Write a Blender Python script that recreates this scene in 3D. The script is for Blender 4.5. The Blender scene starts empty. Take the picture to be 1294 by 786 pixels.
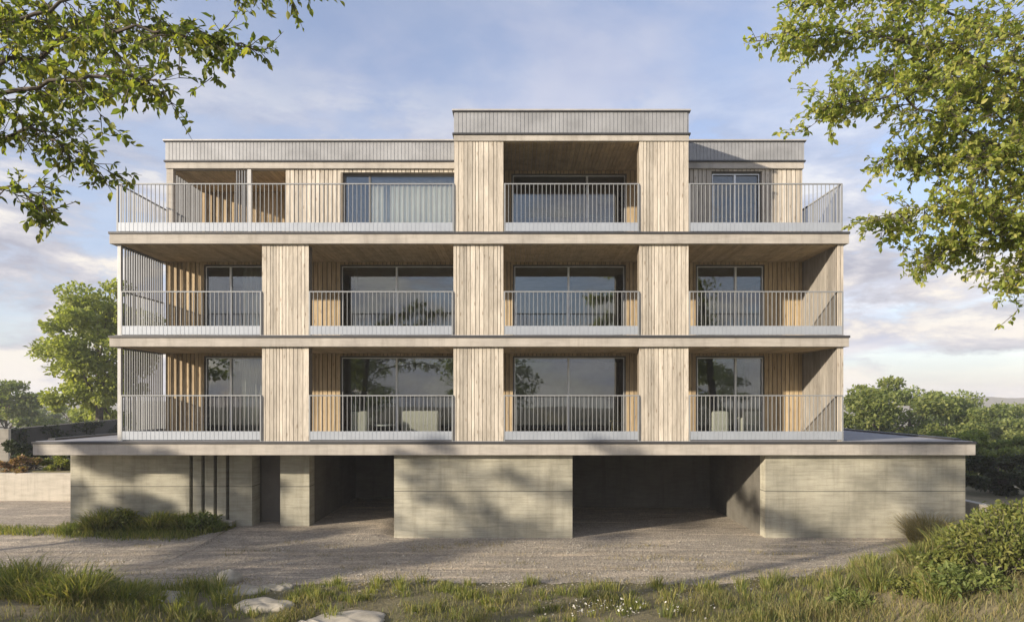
import bpy, math, random
import numpy as np
from mathutils import Vector, Matrix
R = math.radians
random.seed(7); rng = np.random.default_rng(11)
scene = bpy.context.scene
COL = scene.collection

# ------------------------------------------------------------------ camera, sky, sun, exposure
DIST, FPX, CX, HY, EYE = 18.5, 814.0, 653.0, 506.0, 4.0
cam = bpy.data.cameras.new('camera'); cam_o = bpy.data.objects.new('camera', cam); COL.objects.link(cam_o)
cam_o.location = (0, -DIST, EYE); cam_o.rotation_euler = (R(90), 0, 0)
cam.sensor_width = 36; cam.sensor_fit = 'HORIZONTAL'; cam.lens = 36*FPX/1294
cam.shift_x = -(CX-647)/1294; cam.shift_y = (HY-393)/1294
cam.clip_start = .1; cam.clip_end = 3000
scene.camera = cam_o

SUNV = Vector((-1.63, -1.0, .53)).normalized()          # towards the sun
sl = bpy.data.lights.new('sun', 'SUN'); sl.energy = 4.7; sl.angle = R(1.0); sl.color = (1, .875, .71)
so = bpy.data.objects.new('sun', sl); COL.objects.link(so)
so.rotation_euler = (-SUNV).to_track_quat('-Z', 'Y').to_euler()

world = bpy.data.worlds.new('World'); scene.world = world; world.use_nodes = True
wn = world.node_tree; wn.nodes.clear()
def N(nt, t, **kw):
    n = nt.nodes.new(t)
    for k, v in kw.items():
        if k.startswith('i_'): n.inputs[k[2:]].default_value = v
        else: setattr(n, k, v)
    return n
def L(nt, a, b): nt.links.new(a, b)
def ramp(nt, fac, stops):
    r = N(nt, 'ShaderNodeValToRGB'); L(nt, fac, r.inputs[0]); e = r.color_ramp.elements
    while len(e) < len(stops): e.new(.5)
    for k, (p, c) in enumerate(stops): e[k].position = p; e[k].color = (*c, 1)
    return r.outputs[0]
sky = N(wn, 'ShaderNodeTexSky', sky_type='NISHITA', sun_disc=False)
sky.sun_elevation = math.asin(SUNV.z); sky.sun_rotation = math.atan2(SUNV.x, SUNV.y)
sky.air_density = 1.0; sky.dust_density = 1.2; sky.ozone_density = 2.0
tc = N(wn, 'ShaderNodeTexCoord')
sep = N(wn, 'ShaderNodeSeparateXYZ'); L(wn, tc.outputs['Generated'], sep.inputs[0])
za = N(wn, 'ShaderNodeMath', operation='MAXIMUM'); L(wn, sep.outputs['Z'], za.inputs[0]); za.inputs[1].default_value = 0
zb = N(wn, 'ShaderNodeMath', operation='ADD'); L(wn, za.outputs[0], zb.inputs[0]); zb.inputs[1].default_value = .16
dx = N(wn, 'ShaderNodeMath', operation='DIVIDE'); L(wn, sep.outputs['X'], dx.inputs[0]); L(wn, zb.outputs[0], dx.inputs[1])
dy = N(wn, 'ShaderNodeMath', operation='DIVIDE'); L(wn, sep.outputs['Y'], dy.inputs[0]); L(wn, zb.outputs[0], dy.inputs[1])
cmb = N(wn, 'ShaderNodeCombineXYZ'); L(wn, dx.outputs[0], cmb.inputs[0]); L(wn, dy.outputs[0], cmb.inputs[1])
nz = N(wn, 'ShaderNodeTexNoise', i_Scale=.85, i_Detail=9, i_Roughness=.58, i_Distortion=.3); L(wn, cmb.outputs[0], nz.inputs['Vector'])
cr = N(wn, 'ShaderNodeValToRGB'); L(wn, nz.outputs['Fac'], cr.inputs[0])
cr.color_ramp.elements[0].position = .44; cr.color_ramp.elements[1].position = .60
cr.color_ramp.elements[0].color = (.46, .46, .46, 1)
cr.color_ramp.interpolation = 'EASE'
hz = N(wn, 'ShaderNodeMapRange', i_1=.0, i_2=.55, i_3=1.0, i_4=.28) if False else N(wn, 'ShaderNodeMapRange')
hz.inputs[1].default_value = .05; hz.inputs[2].default_value = .48; hz.inputs[3].default_value = .97; hz.inputs[4].default_value = .62
L(wn, sep.outputs['Z'], hz.inputs[0])
cf = N(wn, 'ShaderNodeMath', operation='MULTIPLY'); L(wn, cr.outputs[0], cf.inputs[0]); L(wn, hz.outputs[0], cf.inputs[1])
# shaded undersides of the clouds: the same noise looked up a little lower
nz2 = N(wn, 'ShaderNodeTexNoise', i_Scale=1.6, i_Detail=5, i_Roughness=.55); L(wn, cmb.outputs[0], nz2.inputs['Vector'])
ccol = N(wn, 'ShaderNodeMix', data_type='RGBA'); cr2 = ramp(wn, nz2.outputs['Fac'], [(.38, (0, 0, 0)), (.62, (1, 1, 1))]); L(wn, cr2, ccol.inputs[0])
SKYK = 1.0
ccol.inputs[6].default_value = (2.3, 2.35, 2.9, 1); ccol.inputs[7].default_value = (3.35, 3.2, 3.35, 1)
skymul = N(wn, 'ShaderNodeMix', data_type='RGBA', blend_type='MULTIPLY'); skymul.inputs[0].default_value = 1
L(wn, sky.outputs[0], skymul.inputs[6]); skymul.inputs[7].default_value = (.96, .92, .98, 1)
smix = N(wn, 'ShaderNodeMix', data_type='RGBA'); L(wn, cf.outputs[0], smix.inputs[0])
L(wn, skymul.outputs[2], smix.inputs[6]); L(wn, ccol.outputs[2], smix.inputs[7])
def low_noise(dx_, dz_):
    mp = N(wn, 'ShaderNodeMapping'); mp.inputs['Scale'].default_value = (2.6, 2.6, 7.5); mp.inputs['Location'].default_value = (dx_+4.3, 1.7, dz_); L(wn, tc.outputs['Generated'], mp.inputs[0])
    n = N(wn, 'ShaderNodeTexNoise', i_Scale=1.25, i_Detail=9, i_Roughness=.6, i_Distortion=.2); L(wn, mp.outputs[0], n.inputs['Vector']); return n.outputs['Fac']
na, nb = low_noise(0, 0), low_noise(-.10, .30)
df = N(wn, 'ShaderNodeMath', operation='SUBTRACT'); L(wn, na, df.inputs[0]); L(wn, nb, df.inputs[1])
lit = ramp(wn, (lambda m_: (L(wn, df.outputs[0], m_.inputs[0]), m_.outputs[0])[1])(N(wn, 'ShaderNodeMath', operation='MULTIPLY_ADD', i_1=4.5, i_2=.5) if False else (lambda m_: (setattr(m_.inputs[1], 'default_value', 6.5), setattr(m_.inputs[2], 'default_value', .5), m_)[2])(N(wn, 'ShaderNodeMath', operation='MULTIPLY_ADD'))), [(0, (1.85, 1.85, 2.15)), (.5, (2.7, 2.6, 2.75)), (1, (4.0, 3.7, 3.3))])
mask = ramp(wn, na, [(.465, (0, 0, 0)), (.53, (1, 1, 1))])
win = N(wn, 'ShaderNodeMapRange'); win.inputs[1].default_value = .20; win.inputs[2].default_value = .46; win.inputs[3].default_value = .9; win.inputs[4].default_value = 0; L(wn, sep.outputs['Z'], win.inputs[0])
cm = N(wn, 'ShaderNodeMath', operation='MULTIPLY'); L(wn, mask, cm.inputs[0]); L(wn, win.outputs[0], cm.inputs[1])
lowmix = N(wn, 'ShaderNodeMix', data_type='RGBA'); L(wn, cm.outputs[0], lowmix.inputs[0]); L(wn, smix.outputs[2], lowmix.inputs[6]); L(wn, lit, lowmix.inputs[7])
bg = N(wn, 'ShaderNodeBackground'); bg.inputs[1].default_value = .15; L(wn, lowmix.outputs[2], bg.inputs[0])
wo = N(wn, 'ShaderNodeOutputWorld'); L(wn, bg.outputs[0], wo.inputs[0])

scene.view_settings.view_transform = 'Standard'; scene.view_settings.look = 'None'
scene.view_settings.gamma = 1; scene.view_settings.use_curve_mapping = False
scene.view_settings.exposure = .80
scene.cycles.transparent_max_bounces = 16; scene.cycles.max_bounces = 8

# ------------------------------------------------------------------ helpers
def W(px, py, D):
    return Vector(((px-CX)*D/FPX, D-DIST, EYE-(py-HY)*D/FPX))
def PX(px, y): return (px-CX)*(DIST+y)/FPX
def PZ(py, y): return EYE-(py-HY)*(DIST+y)/FPX

def link(name, me, mat, parent=None):
    o = bpy.data.objects.new(name, me); COL.objects.link(o)
    if mat is not None: me.materials.append(mat)
    if parent is not None:
        o.parent = parent
        o.matrix_parent_inverse = Matrix.Translation(-WLOC[parent.name])
        WLOC[o.name] = Vector((0, 0, 0))
    else: WLOC[o.name] = Vector((0, 0, 0))
    return o
WLOC = {}
def thing(name, label, cat, loc=(0, 0, 0), group=None):
    o = bpy.data.objects.new(name, None); COL.objects.link(o); o.location = loc; o.empty_display_size = .3
    WLOC[o.name] = Vector(loc)
    tag(o, label, cat, group); return o
def tag(o, label=None, cat=None, group=None, kind=None):
    if label: o['label'] = label
    if cat: o['category'] = cat
    if group: o['group'] = group
    if kind: o['kind'] = kind
    return o

class MB:
    def __init__(s): s.v = []; s.f = []
    def box(s, x0, x1, y0, y1, z0, z1):
        if x0 > x1: x0, x1 = x1, x0
        if y0 > y1: y0, y1 = y1, y0
        if z0 > z1: z0, z1 = z1, z0
        b = len(s.v)
        s.v += [(x0,y0,z0),(x1,y0,z0),(x1,y1,z0),(x0,y1,z0),(x0,y0,z1),(x1,y0,z1),(x1,y1,z1),(x0,y1,z1)]
        s.f += [tuple(b+i for i in q) for q in ((3,2,1,0),(4,5,6,7),(0,1,5,4),(1,2,6,5),(2,3,7,6),(3,0,4,7))]
        return s
    def tube(s, pts, rad, n=7, cap=True):
        pts = [Vector(p) for p in pts]
        if not hasattr(rad, '__len__'): rad = [rad]*len(pts)
        b = len(s.v); up = Vector((.13, .21, .97))
        for i, p in enumerate(pts):
            t = (pts[min(i+1, len(pts)-1)]-pts[max(i-1, 0)]).normalized()
            a = t.cross(up)
            if a.length < .05: a = t.cross(Vector((1, 0, 0)))
            a.normalize(); c = t.cross(a)
            for k in range(n):
                th = 2*math.pi*k/n
                s.v.append(tuple(p+(a*math.cos(th)+c*math.sin(th))*rad[i]))
        for i in range(len(pts)-1):
            for k in range(n):
                s.f.append((b+i*n+k, b+i*n+(k+1) % n, b+(i+1)*n+(k+1) % n, b+(i+1)*n+k))
        if cap:
            s.f.append(tuple(b+k for k in range(n))[::-1]); e = b+(len(pts)-1)*n
            s.f.append(tuple(e+k for k in range(n)))
        return s
    def prism(s, poly, z0, z1):
        b = len(s.v); n = len(poly)
        s.v += [(x, y, z0) for x, y in poly]+[(x, y, z1) for x, y in poly]
        s.f.append(tuple(range(b+n-1, b-1, -1))); s.f.append(tuple(range(b+n, b+2*n)))
        for i in range(n): j = (i+1) % n; s.f.append((b+i, b+j, b+n+j, b+n+i))
        return s
    def build(s, name, mat, parent=None, smooth=False, bevel=0):
        me = bpy.data.meshes.new(name); me.from_pydata(s.v, [], s.f); me.update()
        if smooth: me.polygons.foreach_set('use_smooth', [True]*len(me.polygons))
        o = link(name, me, mat, parent)
        if bevel:
            m = o.modifiers.new('bevel', 'BEVEL'); m.width = bevel; m.segments = 2; m.limit_method = 'ANGLE'
        return o

def np_mesh(name, V, F, mat, parent=None, smooth=False):
    """V (n,3), F (m,k) all faces k-gons"""
    me = bpy.data.meshes.new(name); k = F.shape[1]
    me.vertices.add(len(V)); me.vertices.foreach_set('co', V.astype(np.float32).ravel())
    me.loops.add(F.size); me.loops.foreach_set('vertex_index', F.astype(np.int32).ravel())
    me.polygons.add(len(F)); me.polygons.foreach_set('loop_start', np.arange(0, F.size, k, dtype=np.int32))
    me.polygons.foreach_set('loop_total', np.full(len(F), k, dtype=np.int32))
    if smooth: me.polygons.foreach_set('use_smooth', np.ones(len(F), dtype=bool))
    me.update(calc_edges=True); me.validate()
    return link(name, me, mat, parent)

def nrm(a): return a/np.maximum(np.linalg.norm(a, axis=1, keepdims=True), 1e-9)
def leaves(C, D, size, wid=.5, fold=.25, nup=.5):
    """leaf blades at C growing along D: a folded kite of two triangles pairs"""
    n = len(C); D = nrm(D); up = np.tile([0, 0, 1.], (n, 1))*nup+rng.normal(size=(n, 3))*.6
    S = nrm(np.cross(D, up)); U = nrm(np.cross(S, D))
    sz = (size*rng.uniform(.45, 1.3, n))[:, None]
    w = wid*.5*sz; f = U*sz*fold*.3
    a = C; b1 = C+D*sz*.26+S*w*.85+f; b2 = C+D*sz*.60+S*w*.92+f*.7; c = C+D*sz-U*sz*.14
    d1 = C+D*sz*.26-S*w*.85+f; d2 = C+D*sz*.60-S*w*.92+f*.7
    V = np.stack([a, b1, b2, c, d2, d1], 1).reshape(-1, 3); i = np.arange(n)[:, None]*6
    F = np.concatenate([i+np.array([[0, 1, 2, 3]]), i+np.array([[0, 3, 4, 5]])], 1).reshape(-1, 4)
    return V, F
def blades(B, H, lean, wid):
    """grass blades: base B, height H, lean vector (n,3), tapering to a bent tip"""
    n = len(B); th = rng.uniform(0, 2*np.pi, n); S = np.stack([np.cos(th), np.sin(th), np.zeros(n)], 1)*(wid*rng.uniform(.6, 1.3, n))[:, None]*.5
    H = H[:, None]; up = np.array([0, 0, 1.])
    m1 = B+up*H*.45+lean*H*.15; m2 = B+up*H*.82+lean*H*.5; t = B+up*H*.95+lean*H*1.0
    V = np.stack([B-S, B+S, m1+S*.85, m1-S*.85, m2+S*.5, m2-S*.5, t], 1).reshape(-1, 3); i = np.arange(n)[:, None]*7
    F = np.concatenate([i+np.array([[0, 1, 2]]), i+np.array([[0, 2, 3]]), i+np.array([[3, 2, 4]]), i+np.array([[3, 4, 5]]), i+np.array([[5, 4, 6]])], 1).reshape(-1, 3)
    return V, F
def sst(a, b, x):
    t = np.clip((x-a)/(b-a), 0, 1); return t*t*(3-2*t)
def vnoise(x, y, seed=0):
    """cheap smooth value noise"""
    def h(i, j): 
        v = np.sin(i*127.1+j*311.7+seed*74.7)*43758.5453; return v-np.floor(v)
    i, j = np.floor(x), np.floor(y); u, v = x-i, y-j; u = u*u*(3-2*u); v = v*v*(3-2*v)
    return (h(i, j)*(1-u)+h(i+1, j)*u)*(1-v)+(h(i, j+1)*(1-u)+h(i+1, j+1)*u)*v

# ------------------------------------------------------------------ materials
def new_mat(name):
    m = bpy.data.materials.new(name); m.use_nodes = True; nt = m.node_tree
    return m, nt, nt.nodes['Principled BSDF']
def coords(nt, scale=(1, 1, 1), rot=(0, 0, 0)):
    t = N(nt, 'ShaderNodeTexCoord'); mp = N(nt, 'ShaderNodeMapping'); mp.inputs['Scale'].default_value = scale; mp.inputs['Rotation'].default_value = rot
    L(nt, t.outputs['Object'], mp.inputs[0]); return mp.outputs[0]
def noise(nt, vec, sc, det=5, rough=.55, dist=0):
    n = N(nt, 'ShaderNodeTexNoise', i_Scale=sc, i_Detail=det, i_Roughness=rough, i_Distortion=dist); L(nt, vec, n.inputs['Vector']); return n.outputs['Fac']
def mixc(nt, f, a, b, bt='MIX'):
    m = N(nt, 'ShaderNodeMix', data_type='RGBA', blend_type=bt)
    for inp, v in ((0, f), (6, a), (7, b)):
        if isinstance(v, (int, float)): m.inputs[inp].default_value = v
        elif isinstance(v, tuple): m.inputs[inp].default_value = (*v, 1)
        else: L(nt, v, m.inputs[inp])
    return m.outputs[2]
def bump(nt, h, strength, dist=.02):
    b = N(nt, 'ShaderNodeBump'); b.inputs['Strength'].default_value = strength; b.inputs['Distance'].default_value = dist
    L(nt, h, b.inputs['Height']); return b.outputs[0]
def mk_wood(name, light, mid, dark, grain=(9, 9, .5), rough=.75):
    m, nt, p = new_mat(name); g = N(nt, 'ShaderNodeNewGeometry')
    base = ramp(nt, g.outputs['Random Per Island'], [(0, dark), (.18, mid), (.4, light), (.6, mid), (.78, tuple(x*1.06 for x in light)), (.9, dark), (1, light)])
    off = N(nt, 'ShaderNodeVectorMath', operation='ADD'); L(nt, coords(nt, grain), off.inputs[0])
    ml = N(nt, 'ShaderNodeMath', operation='MULTIPLY'); L(nt, g.outputs['Random Per Island'], ml.inputs[0]); ml.inputs[1].default_value = 57
    L(nt, ml.outputs[0], off.inputs[1])
    n1 = noise(nt, off.outputs[0], 4.5, 7, .65, .6)
    gr = ramp(nt, n1, [(.28, (.52, .50, .47)), (.48, (.92, .91, .90)), (.72, (1.16, 1.16, 1.17))])
    c = mixc(nt, .8, base, gr, 'MULTIPLY')
    n2 = noise(nt, coords(nt, (2.2, 2.2, .55)), 1.3, 7, .7)
    kn = N(nt, 'ShaderNodeTexVoronoi', i_Scale=1.0); L(nt, coords(nt, (7.5, 7.5, 2.1)), kn.inputs['Vector'])
    c = mixc(nt, .75, c, ramp(nt, kn.outputs['Distance'], [(.0, (.38, .31, .25)), (.10, (.62, .56, .50)), (.17, (1, 1, 1))]), 'MULTIPLY')
    st = ramp(nt, n2, [(.33, (.64, .63, .62)), (.58, (1.03, 1.03, 1.03))])      # weather stains
    c = mixc(nt, .75, c, st, 'MULTIPLY')
    L(nt, c, p.inputs['Base Color']); p.inputs['Roughness'].default_value = rough
    L(nt, bump(nt, n1, .35, .004), p.inputs['Normal']); return m
def mk_concrete(name, a, b, lines=True, stain=.6):
    m, nt, p = new_mat(name); v = coords(nt)
    n1 = noise(nt, v, .75, 5, .55); n2 = noise(nt, coords(nt, (1.2, 1.2, 7)), 1.5, 6, .65); n3 = noise(nt, v, 40, 3, .6)
    c = ramp(nt, n1, [(.3, b), (.65, a)])
    c = mixc(nt, stain, c, ramp(nt, n2, [(.3, (.72, .71, .68)), (.6, (1.06, 1.06, 1.05))]), 'MULTIPLY')
    c = mixc(nt, .5, c, ramp(nt, n3, [(.3, (.86, .86, .86)), (.6, (1.03, 1.03, 1.03))]), 'MULTIPLY')
    n4 = noise(nt, coords(nt, (3.2, 3.2, .3)), 1.4, 6, .7)
    c = mixc(nt, .55, c, ramp(nt, n4, [(.32, (.66, .65, .62)), (.5, (1, 1, 1)), (.7, (1.07, 1.07, 1.05))]), 'MULTIPLY')
    h = n3
    if lines:
        w = N(nt, 'ShaderNodeTexWave', wave_type='BANDS', bands_direction='Z', wave_profile='SAW'); w.inputs['Scale'].default_value = 2.7
        w.inputs['Distortion'].default_value = .12; w.inputs['Detail'].default_value = 2; w.inputs['Detail Scale'].default_value = .6
        L(nt, v, w.inputs['Vector'])
        ln = ramp(nt, w.outputs['Fac'], [(0, (.80, .80, .78)), (.06, (1, 1, 1)), (.9, (.97, .97, .97)), (1, (1.03, 1.03, 1.02))])
        c = mixc(nt, .85, c, ln, 'MULTIPLY')
        # dark day joint at mid height
        sp = N(nt, 'ShaderNodeSeparateXYZ'); L(nt, v, sp.inputs[0])
        s1 = N(nt, 'ShaderNodeMath', operation='SUBTRACT'); L(nt, sp.outputs['Z'], s1.inputs[0]); s1.inputs[1].default_value = 1.36
        s2 = N(nt, 'ShaderNodeMath', operation='ABSOLUTE'); L(nt, s1.outputs[0], s2.inputs[0])
        s3 = N(nt, 'ShaderNodeMath', operation='LESS_THAN'); L(nt, s2.outputs[0], s3.inputs[0]); s3.inputs[1].default_value = .011
        c = mixc(nt, s3.outputs[0], c, tuple(x*.4 for x in b))
        n5 = noise(nt, coords(nt, (.5, .5, 16)), 1.7, 3, .6)
        c = mixc(nt, .6, c, ramp(nt, n5, [(.36, (.74, .73, .70)), (.46, (1, 1, 1)), (.62, (1.05, 1.05, 1.04))]), 'MULTIPLY')
        hh = N(nt, 'ShaderNodeMath', operation='MULTIPLY_ADD'); L(nt, w.outputs['Fac'], hh.inputs[0]); hh.inputs[1].default_value = .6; L(nt, n3, hh.inputs[2]); h = hh.outputs[0]
    L(nt, c, p.inputs['Base Color']); p.inputs['Roughness'].default_value = .85
    L(nt, bump(nt, h, .35, .008), p.inputs['Normal']); return m
def mk_plain(name, col, rough=.6, metal=0, var=.12, sc=3.0):
    m, nt, p = new_mat(name); n = noise(nt, coords(nt), sc, 5, .6)
    c = ramp(nt, n, [(.3, tuple(x*(1-var) for x in col)), (.7, tuple(min(1, x*(1+var)) for x in col))])
    L(nt, c, p.inputs['Base Color']); p.inputs['Roughness'].default_value = rough; p.inputs['Metallic'].default_value = metal; return m
def mk_leaf(name, cols, trans=.35, rough=.55):
    m, nt, p = new_mat(name); g = N(nt, 'ShaderNodeNewGeometry')
    k = len(cols); c = ramp(nt, g.outputs['Random Per Island'], [(i/(k-1), cols[i]) for i in range(k)])
    n = noise(nt, coords(nt), 1.1, 3); c = mixc(nt, .6, c, ramp(nt, n, [(.35, (.7, .76, .7)), (.65, (1.15, 1.1, 1.0))]), 'MULTIPLY')
    L(nt, c, p.inputs['Base Color']); p.inputs['Roughness'].default_value = rough
    p.inputs['Specular IOR Level'].default_value = .35
    t = N(nt, 'ShaderNodeBsdfTranslucent'); L(nt, mixc(nt, 1.0, c, (1.5, 1.55, .7), 'MULTIPLY'), t.inputs[0])
    mx = N(nt, 'ShaderNodeMixShader'); mx.inputs[0].default_value = trans
    L(nt, p.outputs[0], mx.inputs[1]); L(nt, t.outputs[0], mx.inputs[2]); L(nt, mx.outputs[0], nt.nodes['Material Output'].inputs[0]); return m
def mk_glass(name, refl=.2, tint=(.84, .87, .87)):
    m, nt, p = new_mat(name); nt.nodes.remove(p)
    tr = N(nt, 'ShaderNodeBsdfTransparent'); tr.inputs[0].default_value = (*tint, 1)
    gl = N(nt, 'ShaderNodeBsdfGlossy'); gl.inputs['Roughness'].default_value = .015; gl.inputs[0].default_value = (.93, .97, 1, 1)
    nn = noise(nt, coords(nt), .7, 2); L(nt, bump(nt, nn, .05, .02), gl.inputs['Normal'])
    fr = N(nt, 'ShaderNodeLayerWeight'); fr.inputs[0].default_value = .12
    a = N(nt, 'ShaderNodeMath', operation='ADD'); L(nt, fr.outputs['Fresnel'], a.inputs[0]); a.inputs[1].default_value = refl; a.use_clamp = True
    mx = N(nt, 'ShaderNodeMixShader'); L(nt, a.outputs[0], mx.inputs[0]); L(nt, tr.outputs[0], mx.inputs[1]); L(nt, gl.outputs[0], mx.inputs[2])
    L(nt, mx.outputs[0], nt.nodes['Material Output'].inputs[0]); return m

M = {}
M['wood'] = mk_wood('pale_timber_boards', (.63, .575, .485), (.52, .47, .39), (.385, .35, .29))
M['wood_in'] = mk_wood('honey_timber_boards', (.55, .43, .265), (.48, .37, .225), (.39, .30, .185))
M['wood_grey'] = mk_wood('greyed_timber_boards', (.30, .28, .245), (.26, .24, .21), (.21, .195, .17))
M['soffit'] = mk_wood('soffit_boards', (.56, .44, .275), (.50, .395, .245), (.43, .335, .205), grain=(9, .5, 9))
M['core'] = mk_plain('weathered_timber_core', (.17, .145, .11), .8)
M['fascia'] = mk_concrete('pale_fascia', (.46, .425, .375), (.345, .32, .285), lines=False, stain=.5)
M['flash'] = mk_plain('dark_zinc_flashing', (.055, .055, .057), .5, .3)
M['zinc'] = mk_plain('grey_ribbed_metal', (.30, .305, .31), .55, .15, .2, 1.3)
M['cap'] = mk_plain('light_metal_capping', (.42, .41, .395), .5, .2)
M['steel'] = mk_plain('galvanised_steel', (.27, .28, .285), .55, .2, .08)
M['kick'] = mk_plain('galvanised_sheet', (.36, .39, .43), .5, .2, .06)
M['slat'] = mk_plain('grey_lacquered_slats', (.155, .16, .17), .55, .1)
M['frame'] = mk_plain('anodised_window_frame', (.16, .155, .145), .45, .4)
M['framelight'] = mk_plain('bright_aluminium_mullion', (.66, .67, .67), .4, .4)
M['glass'] = mk_glass('coated_window_glass', .10)
M['concrete'] = mk_concrete('board_marked_concrete', (.46, .435, .345), (.25, .24, .19))
M['concrete_shaded'] = mk_concrete('shade_toned_garage_concrete', (.13, .12, .10), (.09, .085, .07), lines=False)  # garage shade painted in as a darker concrete colour
M['concrete_plain'] = mk_concrete('plain_concrete', (.50, .46, .39), (.42, .39, .33), lines=False)
M['roofing'] = mk_plain('grey_roof_membrane', (.27, .27, .28), .8, 0, .2, .8)
M['plaster'] = mk_plain('interior_plaster', (.46, .43, .38), .9)
M['floor_in'] = mk_plain('interior_floor', (.24, .19, .14), .5)
M['door'] = mk_plain('brown_door_panel', (.13, .115, .095), .6)
M['fabric'] = mk_plain('cream_fabric', (.80, .74, .62), .95, 0, .06, 9)
M['cream'] = mk_plain('pale_curtain_cloth', (.55, .52, .46), .95, 0, .05)
M['darkmetal'] = mk_plain('black_metal', (.03, .03, .03), .4, .5)
M['whiteshade'] = mk_plain('white_lamp_shade', (.75, .73, .7), .6)
M['bark'] = mk_plain('grey_bark', (.085, .07, .055), .95, 0, .35, 7)
M['rock'] = mk_concrete('limestone', (.52, .47, .38), (.27, .25, .20), lines=False, stain=1.0)
M['leaf_left'] = mk_leaf('dark_green_leaf', [(.09, .12, .035), (.15, .19, .045), (.20, .23, .055), (.30, .28, .07)], .55)
M['leaf_right'] = mk_leaf('olive_green_leaf', [(.19, .25, .06), (.28, .33, .08), (.36, .38, .10), (.44, .41, .13)], .55)
M['leaf_bg'] = mk_leaf('bright_green_leaf', [(.22, .26, .07), (.29, .33, .085), (.36, .37, .12)], .45)
M['leaf_bg2'] = mk_leaf('mid_green_leaf', [(.13, .17, .055), (.19, .235, .07), (.26, .28, .095)], .42)
M['leaf_mid'] = mk_leaf('fresh_green_leaf', [(.11, .145, .045), (.18, .215, .06), (.26, .275, .09)], .4)
M['leaf_shrub'] = mk_leaf('yellow_green_leaf', [(.10, .13, .03), (.17, .19, .045), (.26, .26, .08)], .38)
M['leaf_dark'] = mk_leaf('dark_hedge_leaf', [(.02, .032, .012), (.035, .05, .017), (.05, .066, .02)], .2)
M['leaf_red'] = mk_leaf('reddish_leaf', [(.15, .15, .05), (.30, .19, .10), (.42, .26, .18)], .35)
M['grass'] = mk_leaf('meadow_blades', [(.09, .12, .03), (.15, .17, .045), (.24, .22, .08), (.34, .28, .14)], .35)
M['grass_tall'] = mk_leaf('tall_grass_blades', [(.09, .125, .035), (.17, .20, .05), (.26, .27, .075), (.36, .31, .12)], .42)
M['grass_dry'] = mk_leaf('straw_blades', [(.14, .13, .05), (.24, .20, .09), (.34, .28, .15)], .3)
M['petal'] = mk_plain('white_petals', (.75, .74, .70), .8)

def mk_ground():
    m, nt, p = new_mat('meadow_soil'); v = coords(nt)
    a = noise(nt, v, .35, 8, .6); b = noise(nt, v, 9, 6, .7)
    c = ramp(nt, a, [(.3, (.10, .10, .045)), (.5, (.17, .15, .085)), (.7, (.25, .21, .14))])
    c = mixc(nt, .7, c, ramp(nt, b, [(.3, (.55, .55, .5)), (.7, (1.3, 1.25, 1.1))]), 'MULTIPLY')
    L(nt, c, p.inputs['Base Color']); p.inputs['Roughness'].default_value = 1; L(nt, bump(nt, b, .8, .06), p.inputs['Normal']); return m
def mk_gravel():
    m, nt, p = new_mat('gravel'); v = coords(nt)
    vo = N(nt, 'ShaderNodeTexVoronoi', i_Scale=24.0); L(nt, v, vo.inputs['Vector'])
    a = noise(nt, coords(nt, (.3, 1.9, 1)), 1.1, 8, .68); b = noise(nt, v, 55, 4, .7)
    c = ramp(nt, a, [(.34, (.235, .21, .175)), (.44, (.42, .37, .295)), (.51, (.31, .28, .235)), (.60, (.55, .475, .37))])
    # wheel tracks: two wandering compacted bands along the forecourt
    sp = N(nt, 'ShaderNodeSeparateXYZ'); L(nt, v, sp.inputs[0]); wv = noise(nt, coords(nt, (.22, .05, 1)), 1.0, 2)
    def mth(op, x, y):
        m_ = N(nt, 'ShaderNodeMath', operation=op)
        for q, val in enumerate((x, y)):
            if isinstance(val, (int, float)): m_.inputs[q].default_value = val
            else: L(nt, val, m_.inputs[q])
        return m_.outputs[0]
    yy = mth('ADD', sp.outputs['Y'], mth('MULTIPLY', wv, 1.6))
    dd = mth('MINIMUM', mth('ABSOLUTE', mth('ADD', yy, .9), 0), mth('ABSOLUTE', mth('ADD', yy, 2.3), 0))
    c = mixc(nt, .6, c, ramp(nt, mth('ADD', dd, mth('MULTIPLY', b, .25)), [(.18, (1.22, 1.17, 1.08)), (.36, (.72, .72, .73)), (.6, (1, 1, 1))]), 'MULTIPLY')
    st = ramp(nt, vo.outputs['Color'], [(0, (.5, .48, .46)), (1, (1.4, 1.36, 1.3))])
    c = mixc(nt, .8, c, st, 'MULTIPLY')
    c = mixc(nt, .6, c, ramp(nt, b, [(.3, (.7, .7, .7)), (.7, (1.15, 1.15, 1.15))]), 'MULTIPLY')
    L(nt, c, p.inputs['Base Color']); p.inputs['Roughness'].default_value = .95
    ad = N(nt, 'ShaderNodeMath', operation='ADD'); L(nt, vo.outputs['Distance'], ad.inputs[0]); L(nt, b, ad.inputs[1])
    L(nt, bump(nt, ad.outputs[0], .8, .03), p.inputs['Normal']); return m
M['ground'] = mk_ground(); M['gravel'] = mk_gravel()

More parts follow.
